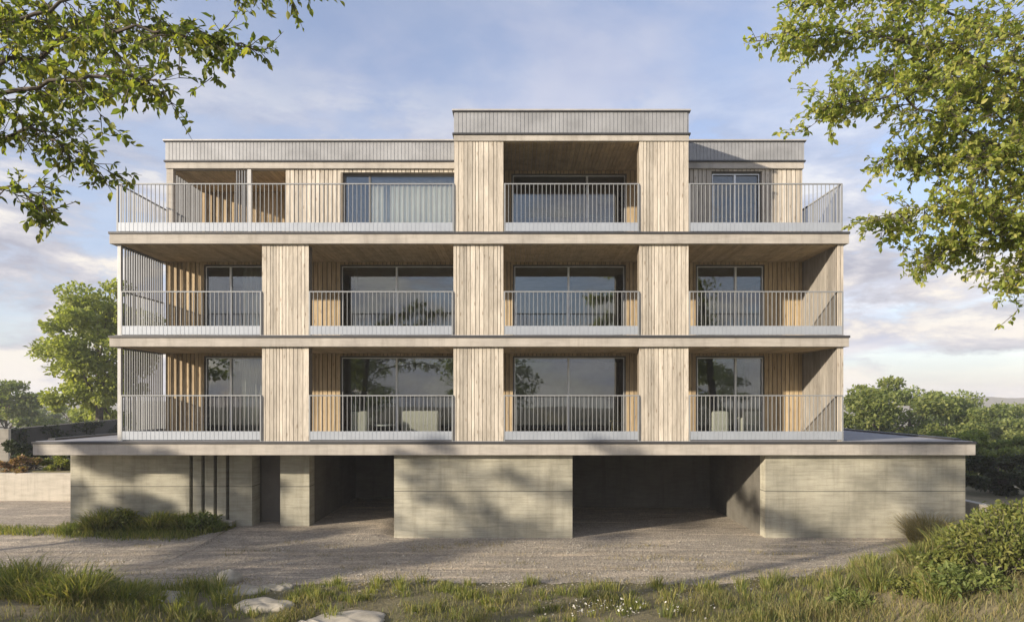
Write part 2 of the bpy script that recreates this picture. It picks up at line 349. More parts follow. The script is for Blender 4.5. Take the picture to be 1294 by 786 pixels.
# ------------------------------------------------------------------ terrain
def hgt(x, y):
    x = np.asarray(x, float); y = np.asarray(y, float)
    h = 1.05*sst(5.6, 9.5, x)*sst(-2.6, -5.6, y)*(1-sst(22, 40, x))
    h = h+.65*sst(-4.6, -9, x)*sst(-4.9, -8.0, y)
    h = h+.14*sst(-3.4, -4.2, x)*sst(-.8, 1.0, y)*sst(-30, -20, x)
    h = h+1.1*sst(6.45, 6.65, y)*sst(-14.2, -14.9, x)*(1-sst(16, 40, y))
    h = h+.03*(vnoise(x*.9, y*.9)-.5)*(1-sst(-4.5, -3, y)*sst(8, 4, y))
    h = h-9*sst(16, 70, y)-3*sst(16, 40, x)*sst(0, 30, y)
    return h
gx = np.concatenate([np.linspace(-700, -60, 17), np.linspace(-55, -17, 24), np.arange(-16, 16.01, .25), np.linspace(17, 55, 24), np.linspace(60, 700, 17)])
gy = np.concatenate([np.linspace(-300, -30, 14), np.linspace(-28, -12, 9), np.arange(-11, 2, .25), np.arange(2, 12, .45), np.arange(6.45, 6.7, .1), np.linspace(12.5, 80, 30), np.linspace(90, 900, 20)]); gy = np.unique(np.round(gy, 3))
X, Y = np.meshgrid(gx, gy); Z = hgt(X, Y)
idx = np.arange(X.size).reshape(X.shape)
F = np.stack([idx[:-1, :-1], idx[:-1, 1:], idx[1:, 1:], idx[1:, :-1]], -1).reshape(-1, 4)
g = np_mesh('ground', np.stack([X, Y, Z], -1).reshape(-1, 3), F, M['ground'], smooth=True); tag(g, kind='structure')
# gravel forecourt, following the terrain 6 mm above it, with a ragged edge
def drive_front(x):
    e = -4.35+.75*sst(3, 9.0, x)-.55*sst(-4.0, -9.5, x)+.9*sst(8.2, 10.2, x)+2.5*sst(10, 13.5, x)
    return e+.45*(vnoise(x*1.1, x*0+3)-.5)+.25*(vnoise(x*3.7, x*0+9)-.5)
def drive_back(x):       # verge in front of the left wall
    return np.where(x < -14.3, 6.3, np.where(x < -8.6, -.0+.9*sst(-9.6, -8.5, x)+.35*sst(-11.5, -14, x)+.2*(vnoise(x*2, x*0+5)-.5)+5.5*sst(-13.7, -14.3, x), 7.5))
xs = np.concatenate([np.linspace(-60, -17, 30), np.arange(-16.5, 14.4, .12)])
V = []; nrow = 60
f_, b_ = drive_front(xs), drive_back(xs)
for k in range(nrow):
    yy = f_+(b_-f_)*k/(nrow-1); V.append(np.stack([xs, yy, hgt(xs, yy)+.006], -1))
V = np.concatenate(V); nx = len(xs); idx = np.arange(nrow*nx).reshape(nrow, nx)
F = np.stack([idx[:-1, :-1], idx[:-1, 1:], idx[1:, 1:], idx[1:, :-1]], -1).reshape(-1, 4)
g = np_mesh('driveway', V, F, M['gravel'], smooth=True); tag(g, kind='structure')
# far hills
hx = np.linspace(-900, 900, 121); rows = []
for k, (yy, s) in enumerate(((380, 0), (450, .5), (540, 1), (700, .8), (850, 0))):
    rows.append(np.stack([hx, np.full_like(hx, yy)+20*vnoise(hx*.01, hx*0+k), -12+s*(9.5+8*vnoise(hx*.008+3, hx*0+1)+2.5*vnoise(hx*.05, hx*0+2))], -1))
V = np.concatenate(rows); idx = np.arange(5*121).reshape(5, 121)
F = np.stack([idx[:-1, :-1], idx[:-1, 1:], idx[1:, 1:], idx[1:, :-1]], -1).reshape(-1, 4)
g = np_mesh('hills', V, F, M['ground'], smooth=True); tag(g, kind='structure')

# ------------------------------------------------------------------ the building
B = thing('apartment_building', 'pale timber clad apartment block with railed balconies on a concrete garage base', 'building', (-1.0, 0, 0))
Z0, Z0b = 2.818, 2.432          # terrace deck
Z1, Z1b = 5.864, 5.545
Z2, Z2b = 8.841, 8.50
FY = .10                        # cladding plane behind the slab edge
BW = 2.40                       # back wall of the balconies
WY = 2.00                       # penthouse wing front
XL, XR = -11.48, 9.43
def flashing(x0, x1, y0, y1, z, t=.065, o=.025):
    MB().box(x0-o, x1+o, y0-o, y1+o, z-t, z).build('flashing', M['flash'], B, bevel=.004)
# slabs
def slab(name, x0, x1, y0, y1, z0, z1, fl=True):
    MB().box(x0, x1, y0, y1, z0, z1-.065).build(name, M['fascia'], B, bevel=.008)
    if fl: flashing(x0, x1, y0, y1, z1)
slab('terrace_slab', -13.9, 13.18, 0, 11.5, Z0b, Z0)
MB().box(-13.86, 13.14, .06, 11.4, Z0+.001, Z0+.012).build('roof_membrane', M['roofing'], B)
slab('floor_slab', -11.70, 9.545, 0, 11, Z1b, Z1)
slab('floor_slab', -11.70, 9.545, 0, 11, Z2b, Z2)
for a in (12.9, -13.82): MB().box(a, a+.2, .5, 11.2, Z0+.012, Z0+.07).build('roof_edge', M['flash'], B)
for zz in (Z1, Z2): MB().box(-11.6, 9.45, .06, BW-.02, zz+.001, zz+.02).build('balcony_deck', M['roofing'], B)

def boards(x0, x1, z0, z1, y, th=.024, wmin=.065, wmax=.135, gap=.015, axis='x', flip=1):
    """vertical boards in front of plane y (axis x) or plane x=y (axis y)"""
    mb = MB(); x = x0
    while x < x1-.02:
        w = random.uniform(wmin, wmax); e = min(x+w, x1)
        if x1-e < .05: e = x1
        t = th+random.uniform(-.004, .004)
        if axis == 'x': mb.box(x, e, y-t, y, z0, z1)
        else: mb.box(y-t*flip, y, x, e, z0, z1)
        x = e+gap
    return mb
def pier(x0, x1, z0, z1, y1=.45):
    p = boards(x0, x1, z0+.002, z1-.002, FY+.03).build('timber_pier', M['wood'], B)
    MB().box(x0+.006, x1-.006, FY+.03, y1, z0+.002, z1-.002).build('pier_core', M['core'], p)
PX1 = [(PX(331, FY), PX(390, FY)), (PX(573, FY), PX(636, FY)), (PX(808, FY), PX(870, FY))]
for z0, z1 in ((Z0+.012, Z1b), (Z2*0+Z1, Z2b)):
    for a, b in PX1: pier(a, b, z0, z1)
for z0, z1 in ((Z0+.012, Z1b), (Z1+.02, Z2b)):           # soffits under the slabs
    mb = MB()
    x = XL+.05
    while x < XR-.05:
        e = min(x+.142, XR-.02); mb.box(x, e, .12, BW-.04, z1-.022, z1-.002); x = e+.008
    mb.build('soffit', M['soffit'], B)

def window(x0, x1, z0, z1, y, mull, light=True, sill=True):
    t = .055
    mb = MB().box(x0, x0+t, y-.05, y+.05, z0, z1).box(x1-t, x1, y-.05, y+.05, z0, z1)
    mb.box(x0+t, x1-t, y-.05, y+.05, z1-t, z1).box(x0+t, x1-t, y-.05, y+.05, z0, z0+t)
    w = mb.build('window', M['frame'], B, bevel=.004)
    xs_ = [x0+t]+[q for m_ in mull for q in (m_-.03, m_+.03)]+[x1-t]
    for m_ in mull:
        MB().box(m_-.03, m_+.03, y-.058, y+.04, z0+t, z1-t).build('mullion', M['framelight'] if light else M['frame'], w)
    for k in range(0, len(xs_), 2):
        MB().box(xs_[k], xs_[k+1], y-.006, y+.006, z0+t, z1-t).build('pane', M['glass'], w)
    if light:                                              # slim bright sash along the top and the sides
        sb = MB().box(x0+t, x1-t, y-.062, y-.052, z1-t-.03, z1-t)
        sb.box(x0+t, x0+t+.025, y-.062, y-.052, z0+t, z1-t-.03).box(x1-t-.025, x1-t, y-.062, y-.052, z0+t, z1-t-.03)
        sb.build('sash', M['framelight'], w)
    return w
def wall_x(x0, x1, z0, z1, y, mat='wood_in', name='timber_wall', back=.18):
    if x1-x0 < .03: return
    p = boards(x0, x1, z0, z1, y, wmin=.09, wmax=.13, gap=.026).build(name, M[mat], B)
    MB().box(x0, x1, y, y+back, z0, z1).build('wall_core', M['core'], p)
GLY = BW+.08
for fl, (z0, z1) in enumerate(((Z0+.012, Z1b), (Z1+.02, Z2b))):
    zt = z1-.10
    segs = [(PX(258, BW), PX(345, BW), [PX(291, BW)]), (PX(430, BW), PX(577, BW), [PX(501, BW)]), (PX(648, BW), PX(791, BW), [PX(718.5, BW)]), (PX(879, BW), PX(966, BW), [PX(930, BW)])]
    x = XL+.1
    for a, b, m_ in segs:
        wall_x(x, a, z0, z1, BW); wall_x(a+.002, b-.002, zt, z1-.001, BW)
        window(a, b, z0, zt, GLY, m_, light=True); x = b
    wall_x(x, XR-.12, z0, z1, BW)
    # right side wall of the end balcony, boards facing the balcony
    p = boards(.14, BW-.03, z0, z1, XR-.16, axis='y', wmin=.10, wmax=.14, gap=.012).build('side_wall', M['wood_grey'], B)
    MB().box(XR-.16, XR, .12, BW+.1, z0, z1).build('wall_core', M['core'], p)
    boards(XR-.165, XR, z0, z1, .12, wmin=.07, wmax=.09).build('end_board', M['wood'], p)
    # slatted screen on the left end
    mb = MB(); y = .34
    while y < BW-.05:
        mb.box(XL, XL+.03, y, y+.052, z0+.05, z1-.05); y += .122
    s = mb.build('slatted_screen', M['slat'], B)
    for a, b in ((z1-.05, z1-.002), (z0, z0+.05)): MB().box(XL-.03, XL+.085, .2, BW, a, b).build('screen_rail', M['slat'], s)
    MB().box(XL-.05, XL+.05, FY, FY+.1, z0, z1).build('corner_post', M['cap'], s, bevel=.004)

def railing(x0, x1, ztop, zdeck, ret_left=None, ret_right=None):
    root = MB().box(x0, x1, FY-.02, FY+.025, ztop-.035, ztop).build('railing', M['steel'], B, bevel=.005)
    n = max(2, int(round((x1-x0)/.121))); mb = MB()
    for k in range(n+1):
        xx = x0+.008+(x1-x0-.016)*k/n; mb.box(xx-.0065, xx+.0065, FY-.012, FY+.016, zdeck+.03, ztop-.035)
    def side(xx, y1):
        m = max(2, int(round((y1-FY)/.121)))
        for k in range(1, m+1):
            yy = FY+(y1-FY)*k/m; mb.box(xx-.016, xx+.016, yy-.008, yy+.008, zdeck+.03, ztop-.035)
        MB().box(xx-.022, xx+.022, FY+.025, y1, ztop-.035, ztop).build('side_rail', M['steel'], root)
        MB().box(xx-.004, xx+.004, FY+.05, y1, zdeck+.06, zdeck+.27).build('kick_panel', M['kick'], root)
    if ret_left: side(x0+.03, ret_left)
    if ret_right: side(x1-.03, ret_right)
    mb.build('baluster_row', M['steel'], root)
    kb = MB(); pitch = (x1-x0-.016)/n
    kb.box(x0+.05, x1-.05, FY-.021, FY-.016, zdeck+.035, zdeck+.285)
    for k in range(n): kb.box(x0+.008+pitch*k+.006, x0+.008+pitch*(k+1)-.006, FY-.026, FY-.0215, zdeck+.035, zdeck+.285)
    kb.build('kick_panel', M['kick'], root)
    for xx in (x0+.02, x1-.02): MB().box(xx-.02, xx+.02, FY-.03, FY+.03, zdeck, ztop-.036).build('end_post', M['steel'], root)
    return root
for zt, zd in ((PZ(499, FY), Z0+.012), (PZ(368, FY), Z1)):
    railing(XL+.06, PX1[0][0]-.01, zt, zd, ret_left=BW-.1)
    railing(PX1[0][1]+.01, PX1[1][0]-.01, zt, zd); railing(PX1[1][1]+.01, PX1[2][0]-.01, zt, zd)
    railing(PX1[2][1]+.01, XR-.01, zt, zd, ret_right=1.35 if zd > 4 else 1.3)
BX0, BX1 = PX(574, FY), PX(870, FY)
zt = PZ(232, FY)
railing(XL-.06, BX0-.01, zt, Z2, ret_left=WY+.9)
railing(PX(637, FY), PX(807.5, FY), zt, Z2)
railing(BX1+.01, XR-.03, zt, Z2, ret_right=WY+.9)

# central tall bay
ZB, ZF, ZT = 11.477, 11.70, 12.386
for a, b in ((BX0, PX(636, FY)), (PX(808, FY), BX1)): pier(a, b, Z2, ZB, y1=.5)
# side walls of the tall bay above the wings and beside the terrace
for xx, s in ((BX0, 1), (BX1, -1)):
    p = boards(.5, 10.5, Z2+.005, ZB, xx+.03*s, axis='y', flip=s).build('side_wall', M['wood'], B)
    a, b = sorted((xx+.03*s, xx+.22*s)); MB().box(a, b, .46, 10.5, Z2+.005, ZB-.001).build('wall_core', M['core'], p)
MB().box(BX0-.01, BX1+.01, FY-.03, 10.6, ZB, ZF-.05).build('roof_beam', M['fascia'], B, bevel=.006)
MB().box(BX0-.05, BX1+.05, FY-.07, 10.65, ZF-.05, ZF).build('flashing', M['flash'], B, bevel=.004)
def parapet(x0, x1, y0, y1, z0, z1):
    p = MB().box(x0, x1, y0, y1, z0, z1-.07).build('parapet', M['zinc'], B)
    mb = MB(); x = x0+.02
    while x < x1-.03: mb.box(x, min(x+.098, x1), y0-.012, y0, z0, z1-.07); x += .112
    y = y0+.02
    while y < y1: 
        mb.box(x0-.012, x0, y, y+.098, z0, z1-.07); mb.box(x1, x1+.012, y, y+.098, z0, z1-.07); y += .112
    mb.build('parapet_rib', M['zinc'], p)
    MB().box(x0-.05, x1+.05, y0-.05, y1+.05, z1-.07, z1-.045).build('flashing', M['flash'], p)
    MB().box(x0-.06, x1+.06, y0-.06, y1+.06, z1-.045, z1).build('capping', M['cap'], p, bevel=.005)
parapet(BX0+.0, BX1, FY-.0, 10.6, ZF, ZT)
mb = MB(); x = BX0+.25
while x < BX1-.25: e = min(x+.115, BX1-.24); mb.box(x, e, .14, BW-.03, ZB-.024, ZB-.002); x = e+.012
mb.build('soffit', M['soffit'], B)
wx0, wx1 = PX(646, BW), PX(792, BW)
wall_x(BX0+.23, wx0, Z2+.005, ZB-.03, BW); wall_x(wx1, BX1-.23, Z2+.005, ZB-.03, BW); wall_x(wx0+.002, wx1-.002, ZB-.13, ZB-.031, BW)
window(wx0, wx1, Z2+.02, ZB-.13, GLY, [PX(742, BW)])

# penthouse wings
ZWb, ZWf, ZWt = PZ(213, WY), PZ(203, WY), PZ(177, WY)
WXL, WXR = PX(209, WY), PX(1016, WY)
for a, b, nm in ((WXL, BX0-.003, 'l'), (BX1+.003, WXR, 'r')):
    MB().box(a, b, WY, 10.4, ZWb, ZWf-.05).build('roof_beam', M['fascia'], B, bevel=.006)
    MB().box(a-(.04 if nm == 'l' else 0), b+(.04 if nm == 'r' else 0), WY-.04, 10.45, ZWf-.05, ZWf).build('flashing', M['flash'], B)
    e = .07
    parapet(a if nm == 'l' else a+e, b-e if nm == 'l' else b, WY, 10.4, ZWf, ZWt)
yw = WY+.1
x_post = PX(218, WY); lx1 = PX(360, WY); lwx0, lwx1 = PX(432, WY), BX0-.06
MB().box(WXL+.01, x_post, yw-.06, yw+.12, Z2+.005, ZWb).build('corner_post', M['fascia'], B, bevel=.005)
wall_x(lx1, lwx0-.06, Z2+.005, ZWb, yw, mat='wood')
wall_x(lwx0-.058, lwx1, PZ(217, WY), ZWb-.001, yw, mat='wood')
MB().box(lwx0-.06, lwx0, yw-.02, yw+.35, Z2+.005, PZ(217, WY)).build('window_reveal', M['core'], B)
window(lwx0, lwx1, Z2+.02, PZ(217, WY)-.002, yw+.2, [PX(465, WY)], light=False)
# loggia at the left end
LB = WY+2.3
wall_x(WXL+.05, lx1+.02, Z2+.005, ZWb-.03, LB, mat='wood_in', name='loggia_wall')
mb = MB(); x = WXL+.05
while x < lx1: mb.box(x, x+.115, yw+.13, LB-.03, ZWb-.024, ZWb-.002); x += .127
mb.build('soffit', M['soffit'], B)
p = boards(yw+.2, LB, Z2+.005, ZWb-.03, lx1+.02, axis='y', flip=1).build('side_wall', M['wood_in'], B)
MB().box(lx1+.02, lx1+.2, yw+.19, LB, Z2+.005, ZWb-.03).build('wall_core', M['core'], p)
MB().box(PX(312, WY), PX(316.5, WY), yw-.06, yw+.06, Z2+.005, ZWb).build('loggia_post', M['cap'], B)
# folded slatted shutter beside the post and a slatted screen on the west side of the loggia
mb = MB(); x = PX(297, WY)
while x < PX(311, WY): mb.box(x, x+.035, yw-.02, yw+.05, Z2+.05, ZWb-.03); x += .085
mb.build('sliding_shutter', M['slat'], B)
mb = MB(); y = yw+.3
while y < LB-.1: mb.box(WXL+.02, WXL+.10, y, y+.04, Z2+.02, ZWb-.03); y += .16
mb.build('slatted_screen', M['slat'], B)
# right wing
rwx0, rwx1 = PX(900, WY), PX(964, WY)
wall_x(BX1+.003, rwx0, Z2+.005, ZWb, yw, mat='wood'); wall_x(rwx1, WXR-.02, Z2+.005, ZWb, yw, mat='wood')
wall_x(rwx0+.002, rwx1-.002, PZ(215.5, WY), ZWb-.001, yw, mat='wood')
window(rwx0, rwx1, Z2+.02, PZ(215.5, WY)-.002, yw+.14, [PX(931, WY)], light=True)

# outer shell and rooms behind the glass
def shell(x0, x1, y0, z0, z1, parts):
    MB().box(x0, x1, 10.2, 10.4, z0, z1).build('rear_wall', M['core'], B)
    for xx in (x0, x1-.2): MB().box(xx, xx+.2, y0, 10.2, z0, z1).build('gable_wall', M['wood'], B)
    for xx in parts: MB().box(xx-.08, xx+.08, y0+.3, 10.2, z0, z1).build('room_wall', M['plaster'], B)
    MB().box(x0+.2, x1-.2, 7.6, 7.75, z0, z1).build('room_wall', M['plaster'], B)
    MB().box(x0+.2, x1-.2, y0+.06, 7.6, z0, z0+.02).build('room_floor', M['floor_in'], B)
for z0, z1 in ((Z0+.013, Z1b-.001), (Z1+.002, Z2b-.001)): shell(XL+.05, XR-.02, BW+.2, z0, z1, (-6.6, -1.1, 4.25))
shell(WXL+.02, WXR-.02, LB+.22, Z2+.002, ZWb-.002, (-6.4, BX0+.4, BX1-.35))

# concrete base
LY = 1.30; CY = .25; GT = Z0b-.002; KB = -.25
def cwall(name, x0, x1, y0, y1, mat='concrete', z1=GT): return MB().box(x0, x1, y0, y1, KB, z1).build(name, M[mat], B, bevel=.006)
cX0, cX1 = PX(498, CY), PX(723.5, CY); rX0, rX1 = PX(967, CY), PX(1220, CY)
cwall('concrete_wall', cX0, cX1, CY, .65); cwall('garage_wall', cX0+.004, cX1-.004, .651, 6.5, 'concrete_shaded')
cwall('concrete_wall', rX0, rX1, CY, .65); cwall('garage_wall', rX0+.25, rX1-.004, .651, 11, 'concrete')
cwall('garage_wall', rX0+.002, rX0+.249, .651, 6.0, 'concrete_shaded')
cwall('garage_wall', cX1, rX0, 5.6, 5.9, 'concrete_shaded')
pX0, pX1 = PX(354, LY), PX(391, LY); dX0 = PX(318.5, LY)
cwall('concrete_pillar', pX0, pX1, LY, LY+.5); cwall('garage_wall', pX0+.3, pX1-.004, LY+.501, 7.2, 'concrete_shaded')
cwall('garage_wall', pX1, cX0, 7.0, 7.3, 'concrete_shaded')
sl_ = [PX(q, LY) for q in (241.5, 256.5, 272, 287.5)]; hw = .052
cwall('concrete_wall', -13.72, sl_[0]-hw, LY, LY+.6)
for a, b in zip(sl_[:-1], sl_[1:]): cwall('concrete_fin', a+hw, b-hw, LY, LY+.6)
cwall('concrete_wall', sl_[-1]+hw, dX0, LY, LY+.6)
cwall('garage_wall', -13.72, dX0, LY+.601, 11, 'concrete_shaded')
MB().box(sl_[0]-.1, sl_[-1]+.25, LY-.28, LY-.002, .2, .34).build('light_well_sill', M['concrete_plain'], B, bevel=.01)
d = MB().box(dX0, pX0, LY+.75, LY+.85, .1, GT-.002).build('entrance_door', M['door'], B)
MB().tube([(pX0-.15, LY+.70, .95), (pX0-.15, LY+.70, 1.35)], .015).build('handle', M['steel'], d)
cwall('garage_wall', dX0, pX0+.3, LY+.86, 7.3, 'concrete_shaded')
MB().box(-13.6, 13.0, .2, .3, Z0b-.06, Z0b-.003).build('shadow_gap_trim', M['flash'], B) if False else None

# ------------------------------------------------------------------ furniture behind the glass
def soft(mb_list, name, root, mat):
    for b in mb_list: MB().box(*b).build(name, mat, root, bevel=.05)
def sofa(px0, px1, y, z, label, nm='sofa', cat='sofa', group=None):
    x0, x1 = PX(px0, y), PX(px1, y); t = thing(nm, label, cat, ((x0+x1)/2, y, z), group); d = .85
    MB().box(x0+.08, x1-.08, y+.1, y+d-.05, z+.06, z+.24).build('base', M['fabric'], t, bevel=.03)
    for a, b in ((x0, x0+.18), (x1-.18, x1)): MB().box(a, b, y, y+d, z+.03, z+.58).build('armrest', M['fabric'], t, bevel=.06)
    MB().box(x0+.02, x1-.02, y-.12, y+.1, z+.03, z+.80).build('backrest', M['fabric'], t, bevel=.07)
    n = 1 if x1-x0 < 1.3 else 2; w = (x1-x0-.36)/n
    for k in range(n): MB().box(x0+.18+w*k+.01, x0+.18+w*(k+1)-.01, y+.11, y+d, z+.245, z+.44).build('seat_cushion', M['fabric'], t, bevel=.05)
    return t
zf = Z0+.035
sofa(507, 556, 3.6, zf, 'long cream sofa behind the glass of the lower balcony right of the arc lamp')
sofa(443, 466, 2.8, zf, 'cream armchair behind the glass of the lower balcony left of the arc lamp', 'armchair', 'armchair')
sofa(898, 921, 2.8, zf, 'cream armchair behind the left pane of the lower right window', 'armchair', 'armchair')
sofa(938, 966, 2.85, zf, 'cream settee behind the right pane of the lower right window', 'sofa', 'sofa')
def ctable(px, y, z, label):
    x = PX(px, y); t = thing('coffee_table', label, 'coffee table', (x, y, z))
    mb = MB().tube([(x, y, z+.30), (x, y, z+.345)], .38, 24); mb.build('table_top', M['whiteshade'], t, bevel=.01)
    for k in range(3):
        a = 2*math.pi*k/3+.4; MB().tube([(x+.16*math.cos(a), y+.16*math.sin(a), z+.3), (x+.3*math.cos(a), y+.3*math.sin(a), z)], .018).build('leg', M['darkmetal'], t)
ctable(487, 3.2, zf, 'low round white coffee table between the cream armchair and sofa')
x, y = PX(503, 4.3), 4.3
t = thing('arc_lamp', 'black arched floor lamp standing behind the low white coffee table', 'floor lamp', (x, y, zf))
MB().tube([(x, y, zf), (x, y, zf+.05)], .18, 20).build('lamp_base', M['darkmetal'], t)
pts = [(x, y, zf+.05)]+[(x-.35+.35*math.cos(a), y, zf+.75+.35*math.sin(a)) for a in np.linspace(0, math.pi*.85, 12)]
MB().tube(pts, .018).build('lamp_arm', M['darkmetal'], t)
e = pts[-1]; MB().tube([(e[0], e[1], e[2]+.04), (e[0], e[1], e[2]-.14)], [.04, .16], 18).build('lamp_shade', M['whiteshade'], t, smooth=True)
x, y = PX(778, 3.6), 3.6
t = thing('side_table', 'small straw coloured stool at the right of the lower middle window', 'stool', (x, y, zf))
MB().tube([(x, y, zf+.42), (x, y, zf+.47)], .2, 20).build('seat', M['wood_in'], t)
for k in range(4):
    a = math.pi/4+k*math.pi/2; MB().tube([(x+.13*math.cos(a), y+.13*math.sin(a), zf+.42), (x+.17*math.cos(a), y+.17*math.sin(a), zf)], .018).build('leg', M['wood_in'], t)
# cream bench standing in for a sunlit patch of the room high up right
x0, x1, y, z = PX(902, 3.6), PX(926, 3.6), 3.6, Z1+.022
t = thing('bench', 'cream upholstered bench standing in for a sunlit patch behind the upper right window', 'bench', ((x0+x1)/2, y, z))
MB().box(x0, x1, y, y+.6, z+.32, z+.5).build('seat', M['fabric'], t, bevel=.04)
for a in (x0+.06, x1-.06):
    for b in (y+.06, y+.54): MB().box(a-.025, a+.025, b-.025, b+.025, z, z+.32).build('leg', M['wood_in'], t)
def curtain(x0, x1, z0, z1, y, label, mat='cream', amp=.045, per=.17, group=None):
    n = int((x1-x0)/.02)+2; mb = MB()
    for k in range(n):
        x = x0+(x1-x0)*k/(n-1); yy = y+amp*math.sin(2*math.pi*(x-x0)/per+.5*math.sin(x*3))
        mb.v += [(x, yy, z0), (x, yy, z1), (x, yy+.006, z0), (x, yy+.006, z1)]
    for k in range(n-1):
        b = k*4; c = b+4
        mb.f += [(b, c, c+1, b+1), (b+2, b+3, c+3, c+2), (b+1, c+1, c+3, b+3), (b, b+2, c+2, c)]
    o = mb.build('curtain', M[mat], None, smooth=True); tag(o, label, 'curtain', group); return o
curtain(PX(466, yw+.5), lwx1-.1, Z2+.03, PZ(217, WY)-.05, yw+.5, 'pale full length curtain drawn across the wide top floor window', amp=.012)
curtain(PX(301, GLY), PX(345, GLY), Z0+.04, Z1b-.12, GLY+.32, 'pale curtain behind the right pane of the lowest left window')
curtain(PX(302, GLY), PX(345, GLY), Z1+.03, Z2b-.12, GLY+.32, 'pale curtain behind the right pane of the middle floor left window')
curtain(PX(404, 3.1)+1.2, PX(449, 3.1)+.1, Z1+.03, Z2b-.12, 3.0, 'pale curtain at the left of the middle floor window above the sofas')

# ------------------------------------------------------------------ walls round the site
w = MB().box(-34, -14.0, 6.3, 6.6, -.2, 1.2).build('retaining_wall', M['concrete_plain'], bevel=.01); tag(w, 'low pale concrete retaining wall left of the garage base', 'wall')
k = MB().box(-34, -14.05, 5.75, 6.29, -.1, .11).build('kerb', M['concrete_plain'], bevel=.01); tag(k, kind='structure')
d_ = Vector((-27.5, 26, 0))-Vector((-22.75, 10.1, 0)); dn = d_.normalized(); nn = Vector((-dn.y, dn.x, 0))*.25
def quad(p, q): return [((p+nn).x, (p+nn).y), ((p-nn).x, (p-nn).y), ((q-nn).x, (q-nn).y), ((q+nn).x, (q+nn).y)]
p0 = Vector((-22.75, 10.1, 0)); p1 = p0+d_
bw = MB().prism(quad(p0, p1)[::-1], .5, 2.72).build('boundary_wall', mk_plain('dark_stained_wall', (.045, .042, .034), .9))
tag(bw, 'dark boundary wall running back above the left planting bed', 'wall')
MB().prism(quad(p0-dn*.25, p0-dn*.004)[::-1], .5, 2.74).build('wall_end', M['concrete_plain'], bw)
w = MB().prism([(13.75, 6), (14.0, 6), (14.05, -3.2), (13.8, -3.2)][::-1], -.2, .92).build('garden_wall', M['concrete_plain'], bevel=.01); tag(w, 'low pale garden wall beside the right end of the garage base', 'wall')

# ------------------------------------------------------------------ trees near the camera
def jit(s): return Vector((random.gauss(0, s), random.gauss(0, s), random.gauss(0, s)))
def near_tree(name, label, base, trunk_pts, limbs, leaf_mat, lsize, dens, side_len=(.45, 1.1), droop=.25, trunk_r=.2):
    t = thing(name, label, 'tree', base)
    tp = [Vector(base)]+[Vector(q) for q in trunk_pts]
    MB().tube(tp, [trunk_r*(1-.6*i/(len(tp)-1)) for i in range(len(tp))], 10).build('trunk', M['bark'], t, smooth=True)
    br = MB(); C = []; D = []
    def leafy(path, r):
        br.tube(path, [r*(1-.75*i/(len(path)-1)) for i in range(len(path))], 5)
    for limb in limbs:
        random.seed(len(C)+17)
        pts, fullness = limb
        pts = [Vector(q) for q in pts]
        # smooth the limb
        fine = []
        for i in range(len(pts)-1):
            for s in np.linspace(0, 1, 7)[:-1]:
                fine.append(pts[i].lerp(pts[i+1], s)+jit(.025))
        fine.append(pts[-1]); n = len(fine)
        br.tube(fine, [.026*(1-.88*i/(n-1))+.004 for i in range(n)], 7)
        total = sum((fine[i+1]-fine[i]).length for i in range(n-1)); acc = 0
        for i in range(1, n):
            seg = fine[i]-fine[i-1]; frac = i/(n-1)
            k = max(1, int(round(seg.length*dens*fullness*(.6+.4*frac)*7)))
            for _ in range(k):
                p = fine[i-1].lerp(fine[i], random.random())
                ln = random.uniform(*side_len)*(1-.5*frac)
                dr = (seg.normalized()*random.uniform(.3, .9)+Vector((random.gauss(0, .8), random.gauss(0, .8), random.gauss(-.05, .5)))).normalized()
                path = [p]
                for s in range(4):
                    dr = (dr+Vector((0, 0, -droop*.3))+jit(.15)).normalized(); path.append(path[-1]+dr*ln/4)
                leafy(path, .006)
                for s in range(1, 5):
                    for _ in range(2):
                        q = path[s-1].lerp(path[s], random.random()); d2 = (dr+jit(.7)+Vector((0, 0, -droop*.5))).normalized(); l2 = random.uniform(.12, .3)
                        br.tube([q, q+d2*l2], [.005, .002], 4, False)
                        for u in range(random.randint(5, 8)):
                            C.append(q+d2*l2*random.uniform(.2, 1)); D.append(d2*.5+jit(.6)+Vector((0, 0, -droop)))
    br.build('branches', M['bark'], t, smooth=True)
    V, F = leaves(np.array(C), np.array(D), lsize, .55, .3, .8); np_mesh('crown', V, F, M[leaf_mat], t)
    return t
def Lb(fullness, *p): return ([W(*q) for q in p], fullness)
